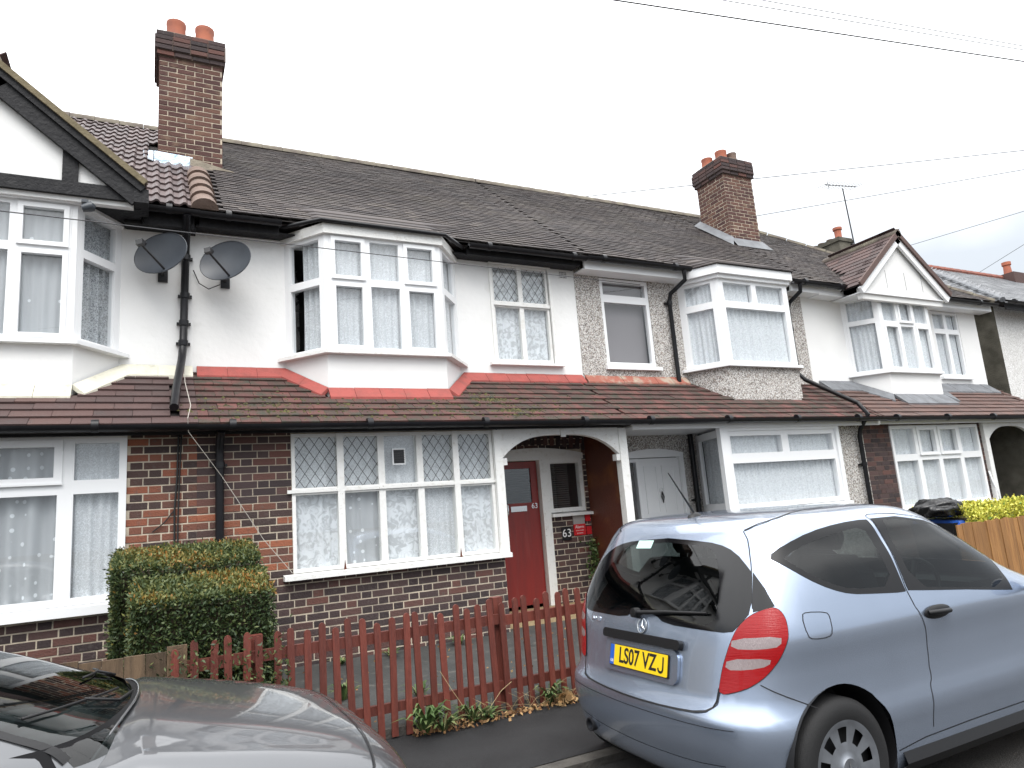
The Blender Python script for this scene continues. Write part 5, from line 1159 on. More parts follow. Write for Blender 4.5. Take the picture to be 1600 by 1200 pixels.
# sill skirt
for sg in (1, -1):
    mb = MB()
    for i in range(14):
        a, b = .98+1.55*i/14, .98+1.55*(i+1)/14; A, B = [LF.loc(*LF.side(x, .30)) for x in (a, b)]
        q = [Vector((A.x, sg*(A.y*-1)*-1 if False else sg*A.y, .30)), Vector((B.x, sg*B.y, .30)), Vector((B.x, sg*(B.y-.018), .25)), Vector((A.x, sg*(A.y-.018), .25)), Vector((A.x, sg*(A.y+.03), .19)), Vector((B.x, sg*(B.y+.03), .19))]
        mb.add([CT @ v for v in q], [(0, 1, 2, 3), (3, 2, 5, 4)])
    mb.build('sill_skirt', 'trim', blue)
# wheel wells and wheels
for xw in (WX, WX+2.36):
    for sg in (-1, 1):
        mb = MB(); M_ = CT @ Matrix.Translation((xw, sg*.89, WZ+.02)) @ Matrix.Rotation(rad(90) if sg < 0 else rad(-90), 4, 'X'); mb.lathe([(.356, -.0), (.36, -.26), (0, -.27)], M_, 32); mb.build('wheel_well', 'gap', blue, True, 40)
        wheel(blue, CT, xw, sg*.892, WZ, WR, .205, sg)
# tailgate details
def rear_T(y, z, lift=.0):   # local frame on the tailgate: x to the viewer's right, y up, z out of the surface
    q, v = LF.rear(y, z); p = LF.pt(q, v, lift); n = CT.to_3x3() @ LF.nrm(q, v); rx_ = Vector((0, -1, 0)); uy = n.cross(rx_).normalized(); rx_ = uy.cross(n); Mx = Matrix((rx_, uy, n)).transposed().to_4x4(); Mx.translation = p; return Mx
TP = rear_T(0, .75, .012)
mb = MB(); mb.prism([(0, 0)], 0, 0) if False else None
def rrect(w, h, r, n=5):
    return [(sx*(w/2-r)+r*math.cos(a), sy*(h/2-r)+r*math.sin(a)) for sx, sy, a0 in ((1, 1, 0), (-1, 1, 90), (-1, -1, 180), (1, -1, 270)) for a in [rad(a0+90*i/n) for i in range(n+1)]]
def slab(poly, z0, z1, T):
    mb = MB(); n = len(poly); mb.add([T @ Vector((x, y, z)) for z in (z0, z1) for x, y in poly], [tuple(range(n, 2*n)), tuple(range(n-1, -1, -1))]+[(i, (i+1) % n, n+(i+1) % n, n+i) for i in range(n)]); return mb
slab(rrect(.66, .175, .05), -.02, -.004, TP).build('plate_recess', 'paint_blue', blue)
slab(rrect(.535, .118, .006), -.003, .004, TP).build('plate_surround', 'trim', blue)
pl = slab(rrect(.520, .111, .006), .0045, .0075, TP).build('number_plate', 'plate_yellow', blue)
slab([(-.26, -.0555), (-.222, -.0555), (-.222, .0555), (-.26, .0555)], .008, .0085, TP).build('country_band', 'plate_blue', pl)
text('plate_text', 'GB', .022, 'white_paint', TP @ Matrix.Translation((-.241, -.035, .0088)), pl, .0003)
text('plate_text', 'LS07 VZ', .118, 'gap', TP @ Matrix.Translation((-.003, .0, .008)), pl, .0006, .84, bold=.0022)
jm = MB(); jp = [(.226, .040), (.226, -.016)]+[(.206+.020*math.cos(a), -.018-.019*math.sin(a)) for a in [math.pi*i/8 for i in range(9)]]
for (a0, b0), (a1, b1) in zip(jp, jp[1:]):
    d_ = Vector((a1-a0, b1-b0)).normalized(); n_ = Vector((-d_.y, d_.x))*.006; e_ = d_*.002; jm.add([TP @ Vector((x_, y_, .0088)) for x_, y_ in ((a0+n_.x-e_.x, b0+n_.y-e_.y), (a1+n_.x+e_.x, b1+n_.y+e_.y), (a1-n_.x+e_.x, b1-n_.y+e_.y), (a0-n_.x-e_.x, b0-n_.y-e_.y))], [(0, 1, 2, 3)])
jm.build('plate_text', 'gap', pl)
T2 = rear_T(0, .862, .006); slab(rrect(.70, .05, .02), -.01, .018, T2).build('tailgate_handle', 'trim', blue)
T3 = rear_T(0, .927, .004); st = MB(); k = 32
ring = [(.036, .0), (.0375, .005), (.041, .005), (.0425, .0)]
st.add([T3 @ Vector((r_*math.cos(2*math.pi*i/k), r_*math.sin(2*math.pi*i/k), h_)) for r_, h_ in ring for i in range(k)], [(j*k+i, j*k+(i+1) % k, (j+1)*k+(i+1) % k, (j+1)*k+i) for j in range(3) for i in range(k)])
for j in range(3):
    a = math.pi/2+2*math.pi*j/3; c, s_ = math.cos(a), math.sin(a); st.add([T3 @ Vector(p) for p in ((c*.038, s_*.038, .002), (-s_*.007, c*.007, .001), (s_*.007, -c*.007, .001), (0, 0, .006))], [(0, 1, 3), (2, 0, 3)])
st.build('star_emblem', 'chrome', blue)
text('model_badge', 'A 150', .042, 'chrome', rear_T(.50, .915, .003), blue, .002)
mb = MB(); A = LF.pt(*LF.rear(.05, .985), .03); B = LF.pt(*LF.rear(-.20, 1.01), .022); C_ = LF.pt(*LF.rear(-.50, 1.03), .018); mb.tube([A, B, C_], [.014, .010, .006], 8); mb.lathe([(0, .02), (.026, .018), (.03, -.02)], Matrix.Translation(A) @ Matrix.Rotation(rad(-80), 4, 'Y'), 14); mb.build('rear_wiper', 'trim', blue, True, 50)
slab(rrect(.15, .055, .004), .0, .001, rear_T(.20, 1.355, .0045)).build('window_sticker', 'sticker', blue)
hq, hv = LF.pix(*zz(1298, 478)); hp = LF.pt(hq, hv, .004); Mh = Matrix.Translation(hp)
mb = MB(); 
mb.add([Mh @ Vector((.115*math.cos(a)*(1 if math.cos(a) > 0 else 1), 0.0, .036*math.sin(a))) for a in [2*math.pi*i/24 for i in range(24)]]+[Mh @ Vector((.085*math.cos(a), -.012, .026*math.sin(a)-.002)) for a in [2*math.pi*i/24 for i in range(24)]], [(i, (i+1) % 24, 24+(i+1) % 24, 24+i) for i in range(24)]+[tuple(range(24, 48))])
mb.tube([Mh @ Vector((-.09, -.008, .004)), Mh @ Vector((-.04, -.034, .006)), Mh @ Vector((.05, -.034, .002)), Mh @ Vector((.095, -.008, -.004))], .013, 8); mb.build('door_handle', 'trim', blue, True, 50)
mq = LF.pt(*LF.pix(*zz(1556, 385)), .0)
def mirror_shell(c, sg):
    mb = MB(); pr = []
    for i, (dx, r_) in enumerate(((-.05, .0), (-.048, .08), (-.02, .095), (.03, .09), (.08, .06), (.10, .0))):
        pr.append((r_, dx))
    mb.lathe(pr, Matrix.Translation(c) @ Matrix.Diagonal((1, 1.25, .85, 1)) @ Matrix.Rotation(rad(90), 4, 'Y'), 16); mb.tube([c+Vector((.03, -sg*.02, -.03)), c+Vector((.03, -sg*.16, -.07))], .025, 8); return mb
for sg in (-1, 1):
    c = CT @ Vector((2.44, sg*1.01, 1.02)); mirror_shell(c, sg).build('wing_mirror', 'paint_blue', blue, True, 50)
mb = MB(); ab = CT @ Vector((.60, 0, 1.50)); mb.lathe([(.05, -.02), (.04, .012), (.015, .03), (0, .035)], Matrix.Translation(ab) @ Matrix.Diagonal((1.3, .7, 1, 1)), 14); mb.tube([ab+Vector((0, 0, .02)), ab+Vector((-.17, 0, .28))], [.007, .003], 6); mb.build('antenna', 'trim', blue, True, 50)
mb = MB(); e_ = CT @ Vector((.10, .53, .30)); mb.lathe([(.035, -.1), (.04, .06), (.032, .06), (.03, -.08)], Matrix.Translation(e_) @ Matrix.Rotation(rad(-90), 4, 'Y'), 14); mb.build('exhaust', 'dark_metal', blue, True, 40)
# cabin
def seat(car, T, x, y, z, wd=.25):
    mb = MB(); mb.add([T @ Vector(p) for p in ((x, y-wd, z), (x+.5, y-wd, z+.05), (x+.5, y+wd, z+.05), (x, y+wd, z), (x, y-wd, z-.15), (x+.5, y-wd, z-.12), (x+.5, y+wd, z-.12), (x, y+wd, z-.15))], [(0, 1, 2, 3), (0, 4, 5, 1), (1, 5, 6, 2), (2, 6, 7, 3)])
    b = [(-.02, z, .9), (-.08, z+.25, 1), (-.14, z+.5, .9), (-.17, z+.60, .6)]
    for (dx, zz_, k), (dx2, z2, k2) in zip(b, b[1:]):
        mb.add([T @ Vector(p) for p in ((x+dx+.06, y-wd*k, zz_), (x+dx+.06, y+wd*k, zz_), (x+dx2+.06, y+wd*k2, z2), (x+dx2+.06, y-wd*k2, z2), (x+dx-.06, y-wd*k, zz_), (x+dx-.06, y+wd*k, zz_), (x+dx2-.06, y+wd*k2, z2), (x+dx2-.06, y-wd*k2, z2))], [(0, 1, 2, 3), (5, 4, 7, 6), (0, 3, 7, 4), (1, 5, 6, 2), (3, 2, 6, 7)])
    hx_ = x-.19; mb.add([T @ Vector((hx_+.05*math.cos(a)*c, y+.13*d_, z+.72+.09*math.sin(a)*c)) for c, d_ in ((.6, -1), (1, -.8), (1, .8), (.6, 1)) for a in [2*math.pi*i/10 for i in range(10)]], [(j*10+i, j*10+(i+1) % 10, (j+1)*10+(i+1) % 10, (j+1)*10+i) for j in range(3) for i in range(10)]+[tuple(range(10)), tuple(range(39, 29, -1))]); return mb.build('seat', 'seat', car, True, 40)
for yy in (-.36, .36): seat(blue, CT, 1.45, yy, .62)
seat(blue, CT, .72, .0, .66, .58)
mb = MB(); M_ = CT @ Matrix.Translation((2.02, -.36, .95)) @ Matrix.Rotation(rad(-65), 4, 'Y'); n = 24
pts = [M_ @ Vector((.18*math.cos(2*math.pi*i/n), .18*math.sin(2*math.pi*i/n), 0)) for i in range(n+1)]; mb.tube(pts, .014, 6, False); mb.tube([M_ @ Vector((-.17, 0, 0)), M_ @ Vector((.17, 0, 0))], .018, 6); mb.build('steering_wheel', 'trim', blue, True)
mb = MB(); mb.box(2.12, 2.75, -.72, .72, .55, .95, T=CT); mb.box(2.08, 2.3, -.7, .7, .92, .99, T=CT); mb.build('dashboard', 'trim', blue)
mb = MB(); mb.box(.3, 2.7, -.74, .74, .35, .40, T=CT); mb.build('cabin_floor', 'trim', blue)

# ---- grey car at the lower left
gxr, gyc = -3.27, 3.42
grey = thing('parked_car', 'dark grey car at the lower left with wet bonnet and wipers showing', 'car', (gxr+2.1, gyc, 0))
GT = Matrix.Translation((gxr, gyc, 0)); GL = 4.25
hU = pchip([0, .03, .10, .22, .36, .62, .85, 1.0, 1.2, 2.6, 3.6, 4.1, 4.25], [.54, .65, .735, .815, .865, .935, .985, 1.015, .975, .97, .95, .88, .55])
wU = pchip([0, .04, .12, .25, .45, .8, 1.3, 2.6, 3.6, 4.05, 4.2, 4.25], [.42, .55, .68, .77, .825, .86, .875, .88, .865, .80, .70, .60])
def gp(u, f):      # u from the nose backwards; f -1..1 across and down the sides
    w_, h_, zs = wU(u), hU(u), .50; a = abs(f); sg = math.copysign(1, f)
    if a <= .75:
        ph = a/.75*math.pi/2; n = 2/3.6; y = w_*max(math.sin(ph), 0)**n if ph > 0 else 0; z = zs+(h_-zs)*max(math.cos(ph), 0)**n
        z += .022*math.exp(-((a-.40)/.07)**2)*min(1, max(0, (u-.15)/.4))*min(1, max(0, (1.3-u)/.3))      # bonnet crease
    else:
        t = (a-.75)/.25; y = w_*(1-.06*t*t); z = zs-(zs-.20)*t
    return GT @ Vector((GL-u, -sg*y if False else sg*y, z))
us = [0, .012, .03, .06, .10, .15, .20, .26, .32, .40, .5, .6, .7, .8, .9, 1.0, 1.1, 1.2, 1.35, 1.6, 2.0, 2.5, 3, 3.4, 3.7, 3.9, 4.05, 4.15, 4.21, 4.25]; fs_ = [-1+2*i/80 for i in range(81)]
mb = MB(); vs = [gp(u, f) for u in us for f in fs_]; n = len(fs_); fq = []
for i in range(len(us)-1):
    for j in range(n-1):
        c = [(us[i]+us[i+1])/2, (fs_[j]+fs_[j+1])/2]; p = GT.inverted() @ gp(*c)
        if any((p.x-xw)**2+(p.z-.33)**2 < .34**2 for xw in (GL-.85, GL-.85-2.6)) and abs(c[1]) > .7: continue
        fq.append((i*n+j, (i+1)*n+j, (i+1)*n+j+1, i*n+j+1))
fq.append(tuple(range(n)))
fq.append(tuple((len(us)-1)*n+j for j in range(n-1, -1, -1)))
mb.add(vs, fq); gb = mb.build('body', 'paint_grey', grey, True, 50)
def gline(pts, name, mat, wd=.006, lift=.003):
    P = []
    for (u, f), (u2, f2) in zip(pts, pts[1:]): P += [(u+(u2-u)*k/12, f+(f2-f)*k/12) for k in range(12)]
    P.append(pts[-1]); mb = MB(); Q = [gp(*p) for p in P]
    for i in range(len(Q)-1):
        d = (Q[i+1]-Q[i]).normalized(); e = .01; nn = (gp(P[i][0]+e, P[i][1])-gp(P[i][0]-e if P[i][0] > e else 0, P[i][1])).cross(gp(P[i][0], P[i][1]+e)-gp(P[i][0], P[i][1]-e)).normalized()
        if nn.z < 0: nn = -nn
        c = nn.cross(d)*wd*.5; mb.quad(Q[i]-c+nn*lift, Q[i+1]-c+nn*lift, Q[i+1]+c+nn*lift, Q[i]+c+nn*lift)
    return mb.build(name, mat, gb)
gline([(.30, -.60), (.235, -.45), (.215, -.2), (.21, 0), (.215, .2), (.235, .45), (.30, .60)], 'bonnet_gap', 'gap', .009)
for sg in (1, -1): gline([(.30, .60*sg), (.6, .605*sg), (1.0, .60*sg), (1.22, .585*sg)], 'wing_gap', 'gap', .007); gline([(1.22, .585*sg), (1.25, .75*sg), (1.25, .95*sg)], 'door_gap', 'gap', .006)
for sg in (1, -1):
    mb = MB(); G_ = [(u, f) for u in (.07, .12, .18, .25, .32) for f in (.60, .64, .68, .72)]; Q = [gp(u, sg*(f+.05*(.32-u)))+Vector((.004, -0.004*-sg, .006)) for u, f in G_]; mb.add(Q, [(i*4+j, i*4+j+1, (i+1)*4+j+1, (i+1)*4+j) for i in range(4) for j in range(3)]); mb.build('headlight', 'lamp_clear', grey, True)
gt = [(z_+.05, a_, w_, b_) for z_, a_, w_, b_ in [(.86, .52, .82, 3.34), (.95, .62, .80, 3.235), (1.02, .72, .785, 3.07), (1.10, .82, .755, 2.88), (1.20, .95, .715, 2.60), (1.30, 1.08, .66, 2.30), (1.37, 1.2, .62, 2.12), (1.41, 1.32, .57, 1.95), (1.435, 1.48, .46, 1.8), (1.445, 1.6, .25, 1.7), (1.447, 1.65, .08, 1.66)]]
GF = Loft(gt, [(0, 0), (.02, .4), (.08, .75), (.25, .93), (.7, 1.0), (1.4, 1.0), (2.0, .985), (2.3, .94), (2.46, .84), (2.56, .62), (2.62, .32), (2.64, 0)], 2.64, .8, GT)
gr = []; a = GF.s1
sw = GF.side(2.0, 1.2)[0]
ws1 = [(a*.80, GF.vz(0.950)), (a, GF.vz(0.950)), (a, GF.vz(1.435)), (a*.815, GF.vz(1.415))]; gr += [('ws', ws1), ('wsL', MI(ws1))]
dw = [(a*.32, GF.vz(1.030)), (a*.50, GF.vz(1.010)), (a*.50, GF.vz(1.395)), (a*.36, GF.vz(1.360))]; dw2 = [(a*.525, GF.vz(1.010)), (a*.765, GF.vz(1.010)), (a*.765, GF.vz(1.380)), (a*.525, GF.vz(1.395))]
gr += [('sw1', dw), ('sw2', MI(dw)), ('sw3', dw2), ('sw4', MI(dw2))]; rw = [(-a*.13, GF.vz(1.030)), (a*.13, GF.vz(1.030)), (a*.12, GF.vz(1.410)), (-a*.12, GF.vz(1.410))]; gr.append(('rw', rw))
pp = loft_mesh(GF, gr, [a*(i/40-1) for i in range(81)], [GF.v1*j/24 for j in range(25)])
gh = loft_part(GF, pp[None], 'cabin_frame', 'paint_grey', grey)
for k in pp:
    if k: loft_part(GF, pp[k], 'windscreen' if k[0] == 'w' else ('rear_window' if k[0] == 'r' else 'side_window'), 'car_glass', grey, .001)
mb = MB(); mb.add([GF.pt(q, GF.v1) for q in [a*i/12-a for i in range(25)]][:-1], [tuple(range(24))]); mb.build('roof_cap', 'paint_grey', grey)
ribbon(GF, [(a*.80, GF.vz(0.970)), (a*.815, GF.vz(1.415)), (a*.999, GF.vz(1.435))], 'windscreen_seal', 'trim', gh, .03, .003); ribbon(GF, MI([(a*.80, GF.vz(0.970)), (a*.815, GF.vz(1.415)), (a*.999, GF.vz(1.435))]), 'windscreen_seal', 'trim', gh, .03, .003)
# cowl and wipers
mb = MB(); k = 28; rowA = []; rowB = []
def gtop(u_, y):
    ff = min(.74, (.75*2/math.pi)*math.asin(min(1, (abs(y)/wU(u_))**(3.6/2)))); return gp(u_, math.copysign(ff, y)).z
def gfront(y, z, off):
    v = GF.vz(z); lo, hi = GF.s1*.6, GF.s1
    for _ in range(30):
        q = (lo+hi)/2
        if abs(GF.loc(q, v).y) > abs(y): lo = q
        else: hi = q
    return GF.pt(math.copysign(lo, -y), v, off)
for i in range(k+1):
    y = -.76+1.52*i/k; u_ = 1.20-.19*(1-(abs(y)/.80)**2); w_ = gfront(y, 1.012, .004)
    rowA.append(Vector((gxr+GL-u_, gyc+y, gtop(u_, y)+.007))); rowB.append(Vector((min(w_.x, gxr+GL-u_-.02), gyc+y, 1.018)))
mb.add(rowA+rowB, [(i, i+1, k+2+i, k+1+i) for i in range(k)]); mb.build('cowl', 'cowl_black', grey, True)
mb = MB(); mb.tube([p+Vector((.0, 0, .004)) for p in rowA], .005, 5); mb.build('bonnet_rear_edge', 'paint_grey', grey, True)
for y0, y1 in ((-.02, -.60), (.60, .04)):
    mb = MB(); Q = [gfront(y0+(y1-y0)*t, 1.035+.05*t, .014) for t in (0, .25, .5, .75, 1)]; mb.tube(Q, .005, 6); mb.tube([gfront(y0+.06, 1.012, .006), gfront((y0*2+y1)/3, 1.025, .012), Q[2]+Vector((0, 0, .004))], .006, 6); mb.build('wiper', 'trim', grey, True)
for yy in (-.36, .36): seat(grey, GT, 1.75, yy, .55)
mb = MB(); mb.box(2.25, 2.9, -.7, .7, .55, .89, T=GT); mb.build('dashboard', 'trim', grey)
mb = MB(); M_ = GT @ Matrix.Translation((2.18, -.36, .93)) @ Matrix.Rotation(rad(-65), 4, 'Y'); mb.tube([M_ @ Vector((.18*math.cos(2*math.pi*i/24), .18*math.sin(2*math.pi*i/24), 0)) for i in range(25)], .014, 6, False); mb.build('steering_wheel', 'trim', grey, True)
for xw in (GL-.85, GL-.85-2.6):
    for sg in (-1, 1):
        M_ = GT @ Matrix.Translation((xw, sg*.86, .33)) @ Matrix.Rotation(rad(90) if sg < 0 else rad(-90), 4, 'X'); mb = MB(); mb.lathe([(.345, .0), (.35, -.26), (0, -.27)], M_, 32); mb.build('wheel_well', 'gap', grey, True, 40); wheel(grey, GT, xw, sg*.855, .315, .31, .205, sg, cap='grey_metal')
for sg in (-1, 1): mirror_shell(GT @ Vector((2.15, sg*.98, 1.0)), sg).build('wing_mirror', 'paint_grey', grey, True, 50)

# ------------------------------------------------------------------ things on the walls
def dish(x, z, y, label, az):
    t = thing('satellite_dish', label, 'satellite dish', (x, U, z), 'satellite dishes either side of the drainpipe')
    M_ = Matrix.Translation((x, y, z)) @ Matrix.Rotation(az, 4, 'Z') @ Matrix.Rotation(rad(90-9), 4, 'X') @ Matrix.Rotation(rad(10), 4, 'Z'); mb = MB(); n = 40; rings = 7
    prof = [(.0, 0.0)]+[(i/rings, .055*(i/rings)**2) for i in range(1, rings+1)]+[(1.0, .062), (1.02, .056), (1.0, .046), (.6, .012), (.02, -.008)]
    vs = [M_ @ Vector((a*.295*math.cos(2*math.pi*k/n), a*.24*math.sin(2*math.pi*k/n), h)) for a, h in prof for k in range(n)]
    mb.add(vs, [(i*n+k, i*n+(k+1) % n, (i+1)*n+(k+1) % n, (i+1)*n+k) for i in range(len(prof)-1) for k in range(n)]); mb.build('reflector', 'grey_metal', t, True, 60)
    mb = MB(); A = M_ @ Vector((.02, -.20, .03)); B = M_ @ Vector((-.05, -.04, .34)); mb.tube([A, B], .013, 8); mb.build('feed_arm', 'dark_metal', t, True, 50)
    mb = MB(); C = M_ @ Vector((-.05, -.02, .34)); mb.tube([C, C+(M_.to_3x3() @ Vector((.0, .02, -.06)))], .032, 12); mb.box(-.035, .035, -.03, .03, .32, .37, T=M_ @ Matrix.Translation((-.05, -.03, 0))); mb.build('receiver', 'dark_metal', t, True, 50)
    mb = MB(); mb.tube([M_ @ Vector((0, 0, -.01)), (x, U-.10, z-.06), (x, U-.02, z-.12)], .018, 8); mb.box(x-.05, x+.05, U-.022, U-.001, z-.2, z-.05); mb.build('bracket', 'dark_metal', t, True, 50)
    return t
dish(.09, 4.66, 8.08, 'grey satellite dish on the left of the black drainpipe', rad(-32)); dish(.74, 4.64, 8.08, 'grey satellite dish on the right of the black drainpipe', rad(-32))
mb = MB(); mb.tube([(.40, 8.36, 4.62), (.46, 8.34, 4.46), (.56, 8.34, 4.40), (.68, 8.3, 4.45)], .006, 5); tag(mb.build('cable', 'cable_black', None), 'black cable looping from the drainpipe to the right dish', 'cable')
mb = MB(); mb.box(4.98, 5.12, U-.028, U-.010, 1.20, 1.38); pq = mb.build('house_number_plaque', 'black_plaque', None); tag(pq, 'black plaque with white house number 63 beside the red door', 'plaque')
text('plaque_number', '63', .15, 'white_paint', TT(5.05, U-.0285, 1.29), pq, .0008)
al = thing('alarm_sign', 'grey and red alarm notice above the number plaque in the porch', 'sign', (5.27, U, 1.3)); boxes('sign_panel', 'sign_grey', al, [(5.17, 5.355, U-.026, U-.010, 1.40, 1.53)]); pn = boxes('sign_panel', 'sign_red', al, [(5.17, 5.36, U-.026, U-.010, 1.25, 1.40)]); boxes('sign_panel', 'sign_red', al, [(5.37, 5.45, U-.026, U-.010, 1.43, 1.55), (5.375, 5.455, U-.026, U-.010, 1.25, 1.36)])
text('sign_text', 'Alarm', .058, 'white_paint', TT(5.262, U-.0265, 1.362), pn, .0006); text('sign_text', 'system installed', .020, 'white_paint', TT(5.262, U-.0265, 1.315), pn, .0006); text('sign_text', 'protected', .024, 'white_paint', TT(5.262, U-.0265, 1.28), pn, .0006)

# ------------------------------------------------------------------ overhead wires
def wire(a, b, sag, r, label):
    a, b = Vector(a), Vector(b); mb = MB(); mb.tube([a.lerp(b, i/24)-Vector((0, 0, sag*4*(i/24)*(1-i/24))) for i in range(25)], r, 5, False); tag(mb.build('overhead_wire', 'wire', None), label, 'wire', 'overhead wires')
def wp_(p, y): return PY(*p, y)
def ext(a, b, t): return a+(b-a)*t
for (p0, y0, p1, y1, sg_, r_, lb_, t0, t1) in (((960, 0), 5.6, (1600, 96), 4.8, .0, .009, 'lowest of the three wires crossing the top right of the sky', -.3, 1.6), ((1128, 0), 5.6, (1600, 78), 5.0, 0, .006, 'middle of the three wires crossing the top right of the sky', -.3, 1.6), ((1190, 0), 5.6, (1600, 72), 5.0, 0, .006, 'highest of the three wires crossing the top right of the sky', -.3, 1.6),
     ((868, 312), 13.5, (1600, 235), 8.6, 0, .010, 'wire passing behind the right brick chimney above the aerial', 0, 1.5), ((1150, 343), 13.0, (1600, 265), 9, 0, .009, 'wire crossing the aerial mast from the right chimney', 0, 1.5), ((1400, 390), 14, (1600, 330), 10, 0, .008, 'upper short wire over the white gable to the right edge', 0, 1.5), ((1515, 435), 15, (1600, 382), 11, 0, .008, 'lower short wire over the slate roof at the right edge', 0, 1.5),
     ((-40, 325), 6.2, (1000, 445), 8.33, .0, .005, 'thin wire strung in front of the white upper walls', 0, 1)):
    A, B = wp_(p0, y0), wp_(p1, y1); wire(ext(A, B, t0), ext(A, B, t1), sg_, r_, lb_)

# ------------------------------------------------------------------ fences
pf = thing('picket_fence', 'red-brown wooden picket fence in front of the house with the red door', 'fence', (2.4, FY, .1))
def zg(x): return .105+.0
_pk = {}
def picket_mesh(h):
    if h in _pk: return _pk[h]
    w = .0235; t = .010; poly = [(-w, 0), (w, 0), (w, h-.03)]+[(w*math.cos(a), h-.03+.03*math.sin(a)) for a in [math.pi*i/7 for i in range(1, 7)]]+[(-w, h-.03)]
    mb = MB(); mb.prism(poly, -t, t); me = mb.mesh('picket'); me.materials.append(MATS['picket']); _pk[h] = me; return me
x = .17; Rp = random.Random(4)
while x < 5.1:
    h = Rp.choice((.80, .82, .84)); o = bpy.data.objects.new('picket', picket_mesh(h)); COL.objects.link(o); par(o, pf); o.location = (x+Rp.uniform(-.006, .006), FY-.032, .115+Rp.uniform(-.01, .012)); o.rotation_euler = (Rp.uniform(-.015, .015), Rp.uniform(-.022, .022), Rp.uniform(-.06, .06)); x += .1015
boxes('rail', 'picket', pf, [(.14, 2.48, FY-.018, FY+.022, .76, .835), (2.50, 5.1, FY-.018, FY+.022, .745, .82), (.14, 2.48, FY-.018, FY+.022, .27, .335), (2.50, 5.1, FY-.018, FY+.022, .265, .33)])
boxes('post', 'picket', pf, [(2.455, 2.535, FY+.024, FY+.104, .06, .96), (.62, .70, FY+.024, FY+.104, .06, .93), (4.4, 4.48, FY+.024, FY+.104, .06, .93)])
struct(boxes('garden_edging', 'kerb', None, [(.0, 5.2, FY-.005, FY+.05, .06, .16)]))
bf = thing('board_fence', 'weathered brown board fence behind the dark grey car', 'fence', (-1.2, FY, .1)); x = -3.4
while x < .14:
    boxes('board', 'board_old', bf, [(x, x+.118, FY-.02+R.uniform(-.006, .006), FY+.002, .08, .93+R.uniform(-.02, .015))]); x += .121
boxes('rail', 'board_old', bf, [(-3.4, .14, FY+.006, FY+.05, .7, .78)])
rf_ = thing('board_fence', 'orange-brown vertical board fence at the right edge under yellow hedge', 'fence', (11, 5.35, .1)); x = 8.75
while x < 14:
    boxes('board', 'board_orange', rf_, [(x, x+.098, 5.34+R.uniform(-.006, .008), 5.36, .08, 1.06+R.uniform(-.012, .012))]); x += .101
boxes('rail', 'board_orange', rf_, [(8.75, 14, 5.365, 5.41, .82, .90)])

# ------------------------------------------------------------------ plants
def rleaf(mb, p, ln, wd, Rl, r, up_=0.3, n=None):
    d = Vector((Rl.gauss(0, 1), Rl.gauss(0, 1), Rl.gauss(0, 1)+up_))
    if n is not None: d = d*.8+n*.7
    d.normalize(); s = d.cross(Vector((Rl.gauss(0, 1), Rl.gauss(0, 1), Rl.gauss(0, 1)))).normalized()*wd*.5
    mb.add([p, p+d*ln*.5+s, p+d*ln, p+d*ln*.5-s], [(0, 1, 2, 3)], r)
def hedge_block(mb, core, x0, x1, y0, y1, z0, z1, dens_, Rl, top=.85, ln=.034):
    core.box(x0+.05, x1-.05, y0+.05, y1-.05, z0, z1-.19)
    fs = [((x1-x0)*(y1-y0), 't'), ((x1-x0)*(z1-z0), 'f'), ((y1-y0)*(z1-z0), 'l'), ((y1-y0)*(z1-z0), 'r'), ((x1-x0)*(z1-z0)*.3, 'b')]
    for area, k in fs:
        for _ in range(int(area*dens_)):
            u, v, e = Rl.random(), Rl.random(), Rl.gauss(0, .018)-.012; X, Y, Z = x0+(x1-x0)*u, y0+(y1-y0)*v, z0+(z1-z0)*v
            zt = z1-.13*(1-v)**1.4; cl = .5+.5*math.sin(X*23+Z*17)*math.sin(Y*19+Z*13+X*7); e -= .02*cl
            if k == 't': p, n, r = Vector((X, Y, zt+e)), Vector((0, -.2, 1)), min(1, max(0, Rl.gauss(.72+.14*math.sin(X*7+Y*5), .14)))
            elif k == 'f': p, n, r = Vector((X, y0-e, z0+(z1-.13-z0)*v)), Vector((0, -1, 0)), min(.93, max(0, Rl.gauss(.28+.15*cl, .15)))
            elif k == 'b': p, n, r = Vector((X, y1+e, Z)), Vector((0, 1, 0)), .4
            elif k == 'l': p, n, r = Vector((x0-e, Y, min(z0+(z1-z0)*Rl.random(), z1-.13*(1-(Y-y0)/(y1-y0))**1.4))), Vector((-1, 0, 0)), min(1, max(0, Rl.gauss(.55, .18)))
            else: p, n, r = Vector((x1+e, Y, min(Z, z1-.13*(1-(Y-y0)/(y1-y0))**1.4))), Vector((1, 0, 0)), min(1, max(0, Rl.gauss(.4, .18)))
            rleaf(mb, p, ln*Rl.uniform(.6, 1.2), ln*.42, Rl, r, .2, n)
Rl = random.Random(7)
hg = thing('hedge', 'clipped two-tier green box hedge behind the dark grey car bonnet', 'hedge', (.36, 6.1, .2)); mb = MB(); core = MB()
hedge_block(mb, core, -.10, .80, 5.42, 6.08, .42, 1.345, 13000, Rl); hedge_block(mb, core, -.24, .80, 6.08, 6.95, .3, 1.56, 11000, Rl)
for _ in range(6500):     # loose lower growth through the pickets
    X = Rl.uniform(.02, .86); Z = .14+abs(Rl.gauss(0, .30)); Y = FY-.06+Rl.gauss(.0, .05)
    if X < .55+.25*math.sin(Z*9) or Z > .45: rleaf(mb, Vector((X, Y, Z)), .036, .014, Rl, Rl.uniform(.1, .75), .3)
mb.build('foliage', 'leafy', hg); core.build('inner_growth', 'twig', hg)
mb = MB()
for i in range(7): X = .0+.11*i; mb.tube([(X, 5.7, .15), (X+.02, 5.72, .6)], .014, 6)
mb.build('stems', 'twig', hg)
